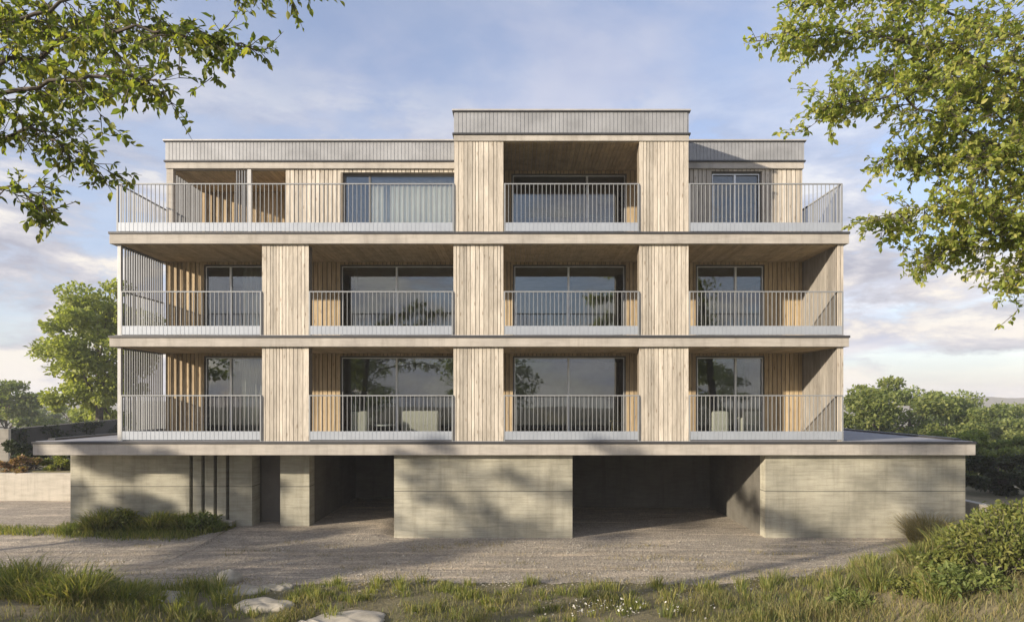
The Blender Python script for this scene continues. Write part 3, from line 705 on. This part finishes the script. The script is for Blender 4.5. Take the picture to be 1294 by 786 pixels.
near_tree('leafy_tree', 'dark leaved tree whose branches hang in from the upper left', (-8.6, -11.8, .4), [(-8.5, -11.8, 3), (-8.3, -11.9, 5.5), (-8.0, -12, 8)],
    [Lb(1.0, (-330, 200, 6.6), (-60, 95, 6.4), (90, 50, 6.4), (190, 35, 6.3), (325, 65, 6.2)),
     Lb(.9, (-330, 180, 6.6), (-80, 60, 6.9), (60, 10, 7), (170, -30, 7.2), (380, -14, 7.0)),
     Lb(.9, (-300, 230, 6.6), (-90, 150, 6.2), (50, 110, 6.0), (150, 90, 5.9), (205, 112, 5.9)),
     Lb(1.0, (-300, 260, 6.6), (-80, 190, 6.8), (40, 165, 6.6), (108, 200, 6.5)),
     Lb(.9, (-300, 300, 6.6), (-90, 235, 6.2), (0, 232, 6.1), (42, 262, 6.0)),
     Lb(1.0, (-330, 200, 6.6), (-120, 20, 7.2), (20, -40, 7.4), (120, -60, 7.5)),
     Lb(.8, (-330, 100, 6.8), (-50, 40, 7.8), (110, 20, 8), (230, 40, 8.0)),
     Lb(.7, (-330, 220, 6.6), (-100, 130, 7.3), (10, 60, 7.4), (90, 95, 7.4)),
     ([(-8.3, -11.9, 5.5), (-9.4, -10.4, 6.2), (-10.6, -9.2, 6.6), (-11.2, -8.4, 7.2)], 2.6), ([(-8.4, -11.9, 4.8), (-9.0, -10.6, 5.6), (-9.6, -9.7, 6.1)], 1.2),  # limbs out of frame, added to shade the garage's inner wall
     ([(-8.2, -11.9, 6.5), (-8.6, -12.6, 7.3), (-9.3, -13.3, 7.6)], 1.2)],
    'leaf_left', .080, 1.6, side_len=(.3, .8), trunk_r=.22)
near_tree('leafy_tree', 'olive green tree whose sunlit crown fills the upper right', (9.9, -8.6, .9), [(9.8, -8.6, 3.5), (9.6, -8.8, 6.5), (9.2, -9, 10)],
    [Lb(1.0, (1480, 260, 9.6), (1340, 120, 9.4), (1200, 60, 9.3), (1080, 40, 9.2), (985, 48, 9.2)),
     Lb(1.0, (1480, 240, 9.6), (1320, 60, 9.9), (1150, 0, 10), (1010, -10, 10.1)),
     Lb(1.0, (1480, 320, 9.6), (1330, 220, 9.2), (1200, 150, 9), (1120, 120, 8.9), (1040, 140, 8.9)),
     Lb(1.1, (1480, 360, 9.6), (1350, 260, 9.5), (1240, 200, 9.3), (1130, 195, 9.3)),
     Lb(1.1, (1480, 380, 9.6), (1350, 300, 9.2), (1230, 255, 9.0), (1120, 272, 9.0)),
     Lb(1.0, (1480, 400, 9.6), (1370, 330, 9.5), (1260, 290, 9.4), (1170, 325, 9.3)),
     Lb(.8, (1480, 430, 9.6), (1400, 370, 9.1), (1330, 345, 9), (1275, 345, 9)),
     Lb(1.1, (1450, 100, 9.8), (1300, -30, 10.5), (1180, -60, 10.6), (1080, -50, 10.6)),
     Lb(1.0, (1480, 260, 9.6), (1330, 150, 10.4), (1220, 100, 10.5), (1110, 90, 10.4)),
     Lb(1.0, (1480, 320, 9.6), (1360, 200, 10.2), (1270, 150, 10.3), (1190, 110, 10.3))],
    'leaf_right', .085, 3.1, side_len=(.5, 1.2), droop=.15, trunk_r=.26)

# ------------------------------------------------------------------ trees and shrubs further off
def crown_tree(name, label, cat, base, top, rx, ry, z_lo, n_clump, n_leaf, lsize, mat, group=None, trunk=True, seed=1, shape=1.0):
    r_ = np.random.default_rng(seed); t = thing(name, label, cat, base, group); bx, by, bz = base
    cz, rz = (top+z_lo)/2, (top-z_lo)/2
    cl = []
    while len(cl) < n_clump:
        p = r_.uniform(-1, 1, 3); q = np.linalg.norm(p)
        if q > 1 or q < .35: continue
        cl.append(np.array([bx+p[0]*rx, by+p[1]*ry, cz+p[2]*rz]))
    cl = np.array(cl); k = np.repeat(np.arange(n_clump), n_leaf//n_clump); rc = (.30*min(rx, rz)*r_.uniform(.6, 1.25, n_clump))[k][:, None]
    d = nrm(r_.normal(size=(len(k), 3))); rad = r_.uniform(.45, 1.0, len(k))[:, None]
    C = cl[k]+d*rad*rc*np.array([1.25, 1.25, .65]); out = nrm(C-np.array([bx, by, cz-.3*rz]))
    C = C[C[:, 2] > bz+.05] if False else C
    V, F = leaves(C, out*.8+r_.normal(size=C.shape)*.7+np.array([0, 0, -.15]), lsize, .6, .3, 1.0); np_mesh('crown', V, F, M[mat], t)
    if trunk:
        mb = MB(); h = cz-bz
        mb.tube([(bx, by, bz-.1), (bx+.1, by, bz+h*.5), (bx-.05, by, cz), (bx, by, cz+rz*.5)], [.05*rz+.06, .04*rz+.04, .025*rz+.03, .02], 8)
        for c in cl[::max(1, n_clump//14)]: 
            s = Vector((bx, by, max(bz+.2, cz-rz*r_.uniform(.0, .7)))); e = Vector(c); mb.tube([s, s.lerp(e, .5)+Vector((0, 0, -.1*rz)), e], [.02*rz+.015, .012*rz+.01, .01], 5)
        mb.build('trunk', M['bark'], t, smooth=True)
    return t
def H(x, y): return float(hgt(x, y))
def at(px, D): return (px-CX)*D/FPX, D-DIST
# left
x, y = at(124, 46); crown_tree('broadleaf_tree', 'tall bright green tree rising beside the left balconies', 'tree', (x, y, H(x, y)), PZ(358, y), 3.6, 3.6, PZ(540, y), 60, 22000, .30, 'leaf_bg', seed=3)
x, y = at(8, 75); crown_tree('broadleaf_tree', 'hazy rounded tree at the far left edge', 'tree', (x, y, H(x, y)), PZ(484, y), 4.6, 4, PZ(560, y), 30, 8000, .42, 'leaf_bg2', seed=4)
x, y = at(108, 62); crown_tree('broadleaf_tree', 'low yellow green tree under the tall left tree', 'tree', (x, y, H(x, y)), PZ(505, y), 3.6, 3, PZ(560, y), 20, 5000, .34, 'leaf_bg', seed=5)
for k, px in enumerate((-40, 40, 70)):
    x, y = at(px, 110+8*k); crown_tree('broadleaf_tree', ['far pale tree beyond the left edge tree', 'far pale tree between the two left trees', 'far pale tree just left of the tall left tree'][k], 'tree', (x, y, H(x, y)), PZ(505+3*k, y), 6, 5, PZ(570, y), 22, 4500, .5, 'leaf_bg2', seed=20+k)
# right
lab_r = ['bright green bushy tree right beside the lower right balcony', 'rounded green tree second along from the lower right balcony', 'darker green tree in the middle of the right hand trees',
         'tall wispy green tree standing highest among the outer right trees', 'mid green tree behind the right end of the garage roof', 'bushy tree at the far right edge', 'low dark tree below the trees at the right edge', 'leafy dark tree close behind the right end of the garage base', 'dense dark tree behind the low garden wall']
for k, (px, D, top, bot, rx, mt) in enumerate(((1105, 60, 487, 585, 4.4, 'leaf_mid'), (1150, 66, 494, 585, 4.2, 'leaf_bg2'), (1190, 60, 520, 600, 4.2, 'leaf_mid'), (1228, 68, 496, 600, 4.2, 'leaf_bg2'),
        (1275, 70, 522, 610, 4.6, 'leaf_bg2'), (1310, 56, 535, 620, 4.0, 'leaf_mid'), (1270, 33, 560, 640, 2.2, 'leaf_bg2'), (1215, 34, 545, 650, 2.4, 'leaf_bg2'), (1262, 28, 585, 650, 1.7, 'leaf_dark'))):
    x, y = at(px, D); zb = H(x, y); crown_tree('broadleaf_tree', lab_r[k], 'tree', (x, y, zb), PZ(top-8, y), rx*1.15, rx, max(PZ(bot, y), zb), 30, 13000, .34 if D > 50 else .2, mt, seed=40+k)
for k, px in enumerate((1130, 1195, 1265, 1330)):
    x, y = at(px, 95+6*k); crown_tree('broadleaf_tree', 'far pale tree glimpsed behind the right hand trees', 'tree', (x, y, H(x, y)), PZ(516, y), 6, 5, PZ(560, y), 18, 4000, .5, 'leaf_bg2', 'far trees behind the right hand trees', seed=60+k)
# shrubs on the left planting bed
lab_l = ['reddish flowering shrub at the left end of the planting bed', 'reddish flowering shrub in the middle of the planting bed', 'green shrub at the right end of the planting bed', 'dark green bush behind the reddish shrubs, left one', 'dark green bush behind the shrubs next to the garage roof']
for k, (px, D, top, bot, rx, mt) in enumerate(((10, 25.6, 577, 600, .9, 'leaf_red'), (42, 25.6, 574, 600, .8, 'leaf_red'), (76, 25.6, 576, 600, .7, 'leaf_shrub'), (15, 27.5, 556, 598, 1.2, 'leaf_dark'), (62, 28, 556, 598, 1.2, 'leaf_dark'))):
    x, y = at(px, D); crown_tree('shrub', lab_l[k], 'shrub', (x, y, H(x, y)), PZ(top, y), rx, .7, PZ(bot+4, y), 16, 2600, .12, mt, trunk=True, seed=80+k)
# ivy on the dark boundary wall
C = np.array([list(p0+d_*random.random()**.9+nn*1.06*-1+Vector((0, 0, random.uniform(1.0, 2.75)))) for _ in range(5000)])
C = C[(vnoise(C[:, 1]*.8, C[:, 2]*1.5) > .62)]
V, F = leaves(C+rng.normal(size=C.shape)*.05, rng.normal(size=C.shape)+np.array([.6, -.4, -.2]), .12, .7); np_mesh('ivy', V, F, M['leaf_dark'], bw)
# trees behind the camera: they are mirrored in the glass
for k, (x, y, top, rx) in enumerate(((-26, -74, 12.5, 7), (-5, -80, 15.5, 7), (30, -84, 13, 8))):
    crown_tree('garden_tree', 'round crowned garden tree mirrored in the balcony windows', 'tree', (x, y, H(x, y)), top, rx, rx, .3, 40, 9000, .45, 'leaf_bg2', 'trees opposite the house', seed=100+k)
# tree on the sun side: throws the dappled shade on the forecourt
for k, (x, y, top, rx, lo, nl) in enumerate(((-27, -15.0, 8.4, 2.6, 5.0, 2200), (-20.5, -12.2, 6.2, 2.1, 3.4, 1800), (-23.2, -6.9, 6.7, 2.9, 2.9, 9500), (-16.9, -9.6, 7.6, 2.1, 4.6, 1100))):
    crown_tree('garden_tree', 'garden tree outside the view whose shade falls on the forecourt', 'tree', (x, y, H(x, y)), top, rx, rx, lo, 18, nl, .22, 'leaf_bg2', 'shade trees left of the forecourt', seed=120+k)

# ------------------------------------------------------------------ shrubs, grasses, stones in front
def mound(name, label, px, py_base, D, w, h, n, lsize, mat, seed, group=None):
    r_ = np.random.default_rng(seed); x, y = at(px, D); z = H(x, y); t = thing(name, label, 'shrub', (x, y, z), group)
    st = MB(); C = []; Dr = []
    for s in range(n//16):
        a = r_.uniform(0, 2*np.pi); q = math.sqrt(r_.uniform(0, 1)); hh = h*r_.uniform(.65, 1.05)*(1-.55*q*q)
        e = Vector((x+math.cos(a)*q*w, y+math.sin(a)*q*w*.8, z+hh)); b = Vector((x+math.cos(a)*q*w*.4, y+math.sin(a)*q*w*.35, z-.03)); m = b.lerp(e, .55)+Vector((0, 0, .1*h))
        st.tube([b, m, e], [.012, .008, .003], 4, False)
        for u in range(16):
            f = r_.uniform(.3, 1); p = (b.lerp(m, f*2) if f < .5 else m.lerp(e, f*2-1)); C.append(p+Vector(r_.normal(size=3)*.05*1)); Dr.append(Vector(r_.normal(size=3))*.8+(e-b).normalized()*.5+Vector((math.cos(a), math.sin(a), 0))*.4)
    st.build('stems', M['bark'], t)
    V, F = leaves(np.array(C), np.array(Dr), lsize, .42, .3, 1.0); np_mesh('foliage', V, F, M[mat], t); return t
lab_s = ['large leafy yellow green shrub at the right frame edge, nearest the lower corner', 'leafy yellow green shrub on the right bank, left of the largest one', 'leafy yellow green shrub high on the right bank in front of the garden wall', 'low yellow green shrub at the left foot of the right bank', 'dark green low shrub among the meadow grass right of the middle', 'leafy shrub at the right bank beside the dry grass clump', 'low leafy shrub at the bottom of the right bank']
for k, (px, D, w, h, n, mt) in enumerate(((1262, 11.6, .95, 1.0, 5200, 'leaf_shrub'), (1205, 12.0, .7, .42, 2600, 'leaf_shrub'), (1288, 13.0, 1.0, .95, 4200, 'leaf_shrub'), (1150, 12.0, .45, .26, 800, 'leaf_shrub'), (1075, 12.3, .4, .24, 600, 'leaf_bg2'), (1235, 13.4, .7, .45, 2600, 'leaf_shrub'), (1225, 11.3, .7, .42, 2000, 'leaf_bg2'))):
    mound('leafy_shrub', lab_s[k], px, 0, D, w, h, n, .11, mt, 200+k)
mound('leafy_shrub', 'small leafy bush against the left concrete wall between the grassy clumps', 152, 0, 19.3, .5, .62, 1500, .13, 'leaf_shrub', 230)
mound('leafy_shrub', 'small leafy bush against the left concrete wall just below the slits', 252, 0, 19.3, .55, .5, 1500, .13, 'leaf_bg2', 231)
mound('leafy_shrub', 'low leafy weed bush among the tall grass at the lower left', 120, 0, 12.6, .5, .5, 1400, .08, 'leaf_mid', 232)
def clump(name, label, px, D, w, h, n, mat, bl=.014, lean=.6, y=None, group=None, cat='grass clump'):
    x, yy = at(px, D); z = H(x, yy)
    a = rng.uniform(0, 2*np.pi, n); q = np.sqrt(rng.uniform(0, 1, n))*w
    Bp = np.stack([x+np.cos(a)*q*.55, yy+np.sin(a)*q*.55, np.full(n, z-.02)], 1)
    ln = np.stack([np.cos(a)*q/w, np.sin(a)*q/w, np.zeros(n)], 1)*lean*rng.uniform(.2, 1.7, (n, 1))+rng.normal(size=(n, 3))*.34; ln[:, 2] = -np.abs(ln[:, 2])*.6
    V, F = blades(Bp, h*rng.uniform(.25, 1.1, n)*(1-.25*(q/w)), ln, bl); o = np_mesh(name, V, F, M[mat]); tag(o, label, cat, group)
    k = n//6                                                # withered blades of the same clump
    V, F = blades(Bp[:k], h*rng.uniform(.3, .9, k), ln[:k]*1.3, bl*.8); np_mesh('dry_blades', V, F, M['grass_dry'], o); return o
lab_t = ['tall green grass clump at the left frame edge, lowest in the corner', 'tall green grass clump second from the lower left corner', 'tall grass clump third from the left along the bottom', 'sunlit grass clump right of the tall left clumps', 'tall grass clump at the left edge beside the gravel', 'grass clump just left of the pale boulders', 'grass clump at the left behind the tall corner grass', 'short grass clump before the flat stones', 'grass clump left of the flat foreground stone', 'upright grass clump behind the left corner grass', 'grass clump at the gravel edge behind the tall left clumps', 'low grass clump at the bottom edge in the left corner']
for k, (px, D, w, h, n) in enumerate(((30, 11.6, .75, .95, 900), (95, 11.4, .7, .85, 900), (150, 11.8, .6, .6, 700), (192, 12.3, .4, .34, 350), (0, 13.0, .7, .9, 800), (250, 13.6, .4, .33, 350), (70, 12.8, .7, .6, 700), (262, 11.75, .3, .22, 200), (165, 12.9, .45, .4, 400), (35, 12.4, .6, .8, 600), (125, 12.9, .6, .62, 600), (60, 11.2, .6, .6, 600))):
    clump('grass_clump', lab_t[k], px, D, w, h, n, 'grass_tall', .02)
clump('fountain_grass', 'dry straw tipped fountain grass against the right garage wall', 1176, 17.9, .9, 1.15, 1900, 'grass_dry', .016, .9)
clump('fountain_grass', 'pale spiky grass tuft at the right bank beside the garden wall', 1246, 15.5, .4, .7, 300, 'grass_dry', .02, .8)
clump('grass_clump', 'pale dry grass tuft at the right edge of the gravel', 1095, 13.6, .35, .35, 260, 'grass_dry', .014, .8)
for k, (px, D, lb) in enumerate(((1195, 13.4, 'tall grass tuft on the right bank just below the dry fountain grass'), (1218, 12.9, 'tall grass tuft among the right bank shrubs, left of the highest shrub'), (1258, 13.6, 'tall grass tuft rising behind the right bank shrubs'), (1110, 12.6, 'yellow green grass tuft at the start of the right bank'), (1185, 11.4, 'tall grass tuft at the bottom edge before the right bank shrubs'))):
    clump('grass_clump', lb, px, D, .5, .62+.12*(k % 3), 340, 'grass_tall', .018, .8)
for k, (px, D, lb) in enumerate(((1236, 12.6, 'strappy pale grass tuft growing between the shrubs of the right bank'), (1275, 12.0, 'strappy pale grass tuft in front of the largest shrub at the right edge'), (1160, 13.0, 'strappy pale grass tuft at the left end of the right bank shrubs'))):
    clump('grass_clump', lb, px, D, .5, .75-.2*(k == 2), 300, 'grass_tall', .026, .9)
lab_v = ['bushy green clump against the left concrete wall, first from the left', 'grassy clump against the left concrete wall, second from the left', 'tall bright clump against the left concrete wall near the slits', 'bright clump below the dark wall slits', 'low green clump at the right end of the left verge', 'low clump at the left tip of the verge']
for k, (px, D, w, h, n, mt) in enumerate(((130, 19.2, .75, .85, 1100, 'grass_tall'), (172, 19.2, .5, .45, 500, 'grass_tall'), (200, 19.3, .55, .75, 700, 'grass_tall'), (232, 19.2, .6, .68, 900, 'leaf_shrub'), (272, 19.2, .45, .4, 600, 'leaf_bg2'), (92, 19.0, .5, .4, 400, 'leaf_bg2'))):
    clump('verge_plant', lab_v[k], px, D, w, h, n, mt, .03, .7, cat='plant')
# stones
def stone(label, px, py, wpx, hpx, seed, flat=False):
    D = (EYE-.12)*FPX/(py-HY); x, y = at(px, D); z = H(x, y); r_ = np.random.default_rng(seed)
    rx = wpx/2*D/FPX; rz = hpx*D/FPX*(.55 if flat else .6); ry = rx*(.65 if flat else .8)
    nu, nv = 40, 18; V = []; ph = r_.uniform(0, 6, 6)
    for j in range(nv+1):
        for i in range(nu):
            a = 2*math.pi*i/nu; b = -math.pi/2+math.pi*j/nv; c = math.cos(b)**(.35 if flat else .75); s = math.sin(b); s = math.copysign(abs(s)**(.8 if flat else .9), s)
            q = 1+.07*math.sin(2*a+ph[0])+.06*math.sin(3*a+ph[1])+.035*math.sin(5*a+ph[2])+.02*math.sin(9*a+ph[3])
            cx_, sy_ = math.cos(a)*c*q, math.sin(a)*c*q
            V.append((x+cx_*rx, y+sy_*ry, z+rz*.3+s*rz*(1+.16*math.sin(2.1*cx_+ph[4])+.10*math.sin(3.7*sy_+ph[5]))+.012*math.sin(7*cx_+5*sy_+ph[2])))
    F = []
    for j in range(nv):
        for i in range(nu): F.append((j*nu+i, j*nu+(i+1) % nu, (j+1)*nu+(i+1) % nu, (j+1)*nu+i))
    me = bpy.data.meshes.new('stone'); me.from_pydata(V, [], F); me.update(); me.polygons.foreach_set('use_smooth', [True]*len(me.polygons))
    o = link('stone', me, M['rock']); tag(o, label, 'stone')
STONES = (('rounded pale boulder furthest back beside the gravel', 290, 727, 32, 17, 1, False), ('broad pale slab stone, largest of the foreground stones', 333, 760, 70, 11, 2, True),
    ('long flat stone just behind the largest slab stone', 306, 740, 66, 5, 3, True), ('flat grey stone at the left among the grass', 211, 755, 66, 10, 4, True),
    ('flat stone at the bottom edge left of the middle', 440, 776, 104, 5, 5, True), ('small flat stone at the bottom right of the largest slab', 388, 782, 34, 7, 6, True),
    ('small rounded stone at the far left of the stones', 178, 738, 22, 9, 7, False), ('small flat stone at the gravel edge right of the boulder', 352, 736, 40, 6, 8, True))
for q in STONES: stone(*q)
def near_stone(gx, gy):
    m = np.zeros(len(gx), bool)
    for _, px, py, w, h, _, _ in STONES:
        D = (EYE-.12)*FPX/(py-HY); x, y = at(px, D); rx = w/2*D/FPX; m |= ((gx-x)/(rx*1.05))**2+((gy-y+.35)/(rx*.75+.35))**2 < 1
    return m

# ------------------------------------------------------------------ meadow grass (uncountable)
n = 150000
gx_ = rng.uniform(-13, 14, n); gy_ = rng.uniform(-9.5, -.5, n)
fr = drive_front(gx_); edge = fr-gy_                       # >0 in the meadow
keep = (edge > -.15+rng.normal(size=n)*.35) & (gy_ > -9.5)
pat = vnoise(gx_*1.2, gy_*1.6, 2)*.6+vnoise(gx_*3.1, gy_*3.7, 5)*.4
keep &= rng.uniform(0, 1, n) < np.clip((pat-.3)*2.3, .05+.5*sst(3, 6, gx_), 1)*np.clip(.15+edge*.6, .04, 1)*(1-.45*sst(-5, -2, gx_)*sst(4, 2, gx_))
keep &= ~near_stone(gx_, gy_)
gx_, gy_, pat, edge = gx_[keep], gy_[keep], pat[keep], edge[keep]; n = len(gx_)
Bp = np.stack([gx_, gy_, hgt(gx_, gy_)-.01], 1)
hh = (.05+.24*np.clip(pat, 0, 1)*np.clip(.3+edge*.5, .2, 1)*(1+.5*sst(0, 8, gx_)))*rng.uniform(.5, 1.3, n)
ln = rng.normal(size=(n, 3))*.45; ln[:, 2] = 0
V, F = blades(Bp, hh, ln, .012); o = np_mesh('meadow_grass', V, F, M['grass']); tag(o, kind='stuff', label='short mixed meadow grass in the foreground', cat='grass')
q_ = rng.uniform(size=n) < .5
V, F = blades(Bp[q_], hh[q_]*.8, ln[q_], .012); o = np_mesh('dry_grass', V, F, M['grass_dry']); tag(o, kind='stuff', label='dry straw coloured grass among the meadow', cat='grass')
# seed heads and taller tufts standing out of the meadow
k_ = 260; tx = rng.uniform(-9, 11, k_); ty = drive_front(tx)-rng.gamma(1.6, .8, k_)-.05; m_ = rng.integers(25, 70, k_); ii = np.repeat(np.arange(k_), m_); n = len(ii); sz = rng.uniform(.10, .27, k_)*(1+.6*sst(1.5, 6, tx)+.8*sst(-4.5, -6.5, tx))
a = rng.normal(size=(n, 2)); bx_, by_ = tx[ii]+a[:, 0]*.07, ty[ii]+a[:, 1]*.07
V, F = blades(np.stack([bx_, by_, hgt(bx_, by_)-.01], 1), sz[ii]*rng.uniform(.5, 1.1, n), np.concatenate([a*.28+rng.normal(size=(n, 2))*.15, np.zeros((n, 1))], 1), .014)
o = np_mesh('meadow_tufts', V, F, M['grass_tall']); tag(o, kind='stuff', label='taller tufts of grass standing out of the meadow', cat='grass')
# verge grass along the left wall
n = 14000; gx_ = rng.uniform(-19, -8.4, n); gy_ = rng.uniform(-.4, 1.25, n); keep = ((gy_ > drive_back(gx_)-.15+rng.normal(size=n)*.12) & (drive_back(gx_) < 3)) | ((gx_ < -13.9) & (np.abs(gy_-.45+.12*(gx_+14)) < .35) & (rng.uniform(size=n) < .8)); gx_, gy_ = gx_[keep], gy_[keep]; n = len(gx_)
V, F = blades(np.stack([gx_, gy_, hgt(gx_, gy_)-.01], 1), rng.uniform(.06, .24, n), np.concatenate([rng.normal(size=(n, 2))*.5, np.zeros((n, 1))], 1), .018)
o = np_mesh('verge_grass', V, F, M['grass_tall']); tag(o, kind='stuff', label='grass of the verge along the left concrete wall', cat='grass')
# weeds creeping onto the gravel
n = 16000; gx_ = rng.uniform(-11, 11, n); gy_ = rng.uniform(-4.6, -.2, n); pat = vnoise(gx_*.8, gy_*2.2, 8)+.25*sst(-2.5, -4.4, gy_); keep = (pat > .72) | (rng.uniform(size=n) < .05); gx_, gy_ = gx_[keep], gy_[keep]; n = len(gx_)
V, F = blades(np.stack([gx_, gy_, hgt(gx_, gy_)], 1), rng.uniform(.03, .11, n), np.concatenate([rng.normal(size=(n, 2))*.6, np.zeros((n, 1))], 1), .01)
o = np_mesh('gravel_weeds', V, F, M['grass_dry']); tag(o, kind='stuff', label='thin dry weeds in the gravel', cat='weeds')
# pebbles
n = 26000; px_ = rng.uniform(-13, 12, n); py_ = rng.uniform(-6.5, .2, n); keep = py_ > drive_front(px_)-rng.exponential(.5, n); px_, py_ = px_[keep], py_[keep]; n = len(px_)
oc = np.array([[1, 0, 0], [-1, 0, 0], [0, 1, 0], [0, -1, 0], [0, 0, 1], [0, 0, -1.]]); of = np.array([[0, 2, 4], [2, 1, 4], [1, 3, 4], [3, 0, 4]])
r = (.007+rng.exponential(.006, n).clip(0, .03))[:, None, None]; V = oc[None]*r*np.array([1.2, 1, .7])*rng.uniform(.6, 1.3, (n, 6, 1))+np.stack([px_, py_, hgt(px_, py_)+.012], 1)[:, None]
F = (np.arange(n)[:, None, None]*6+of[None]).reshape(-1, 3); o = np_mesh('gravel_pebbles', V.reshape(-1, 3), F, M['rock']); tag(o, kind='stuff', label='loose pebbles on the gravel forecourt', cat='pebbles')
# daisies
C = []
for cxp, s, m_ in ((745, 45, 60), (880, 18, 8), (100, 60, 26), (170, 40, 12), (800, 40, 30), (1240, 30, 14)):
    for _ in range(m_):
        px = random.gauss(cxp, s); D = random.uniform(11.5, 12.4); x, y = at(px, D); C.append((x, y, H(x, y)+random.uniform(.12, .26)))
C = np.array(C); n = len(C); V = []; F = []
for i, c in enumerate(C):
    b = len(V); tilt = rng.normal(size=2)*.4
    for k in range(10):
        a = 2*math.pi*k/10; rr = .022 if k % 2 == 0 else .013; dx_, dy_ = math.cos(a)*rr, math.sin(a)*rr; V.append((c[0]+dx_, c[1]+dy_, c[2]+dx_*tilt[0]+dy_*(tilt[1]-.8)))
    V.append((c[0], c[1], c[2]+.008))
    for k in range(10): F.append((b+k, b+(k+1) % 10, b+10))
o = np_mesh('daisies', np.array(V), np.array(F), M['petal']); tag(o, kind='stuff', label='small white daisies scattered through the meadow', cat='flowers')

# ------------------------------------------------------------------ thin evening haze round the whole scene
m = bpy.data.materials.new('haze_air'); m.use_nodes = True; nt = m.node_tree; nt.nodes.remove(nt.nodes['Principled BSDF'])
pv = N(nt, 'ShaderNodeVolumePrincipled'); pv.inputs['Color'].default_value = (.93, .95, 1, 1); pv.inputs['Density'].default_value = .0008; pv.inputs['Anisotropy'].default_value = 0
L(nt, pv.outputs[0], nt.nodes['Material Output'].inputs['Volume'])
hzo = MB().box(-950, 950, -320, 1000, -26, 24).build('haze', m); tag(hzo, kind='stuff', label='thin pale haze filling the air', cat='haze')
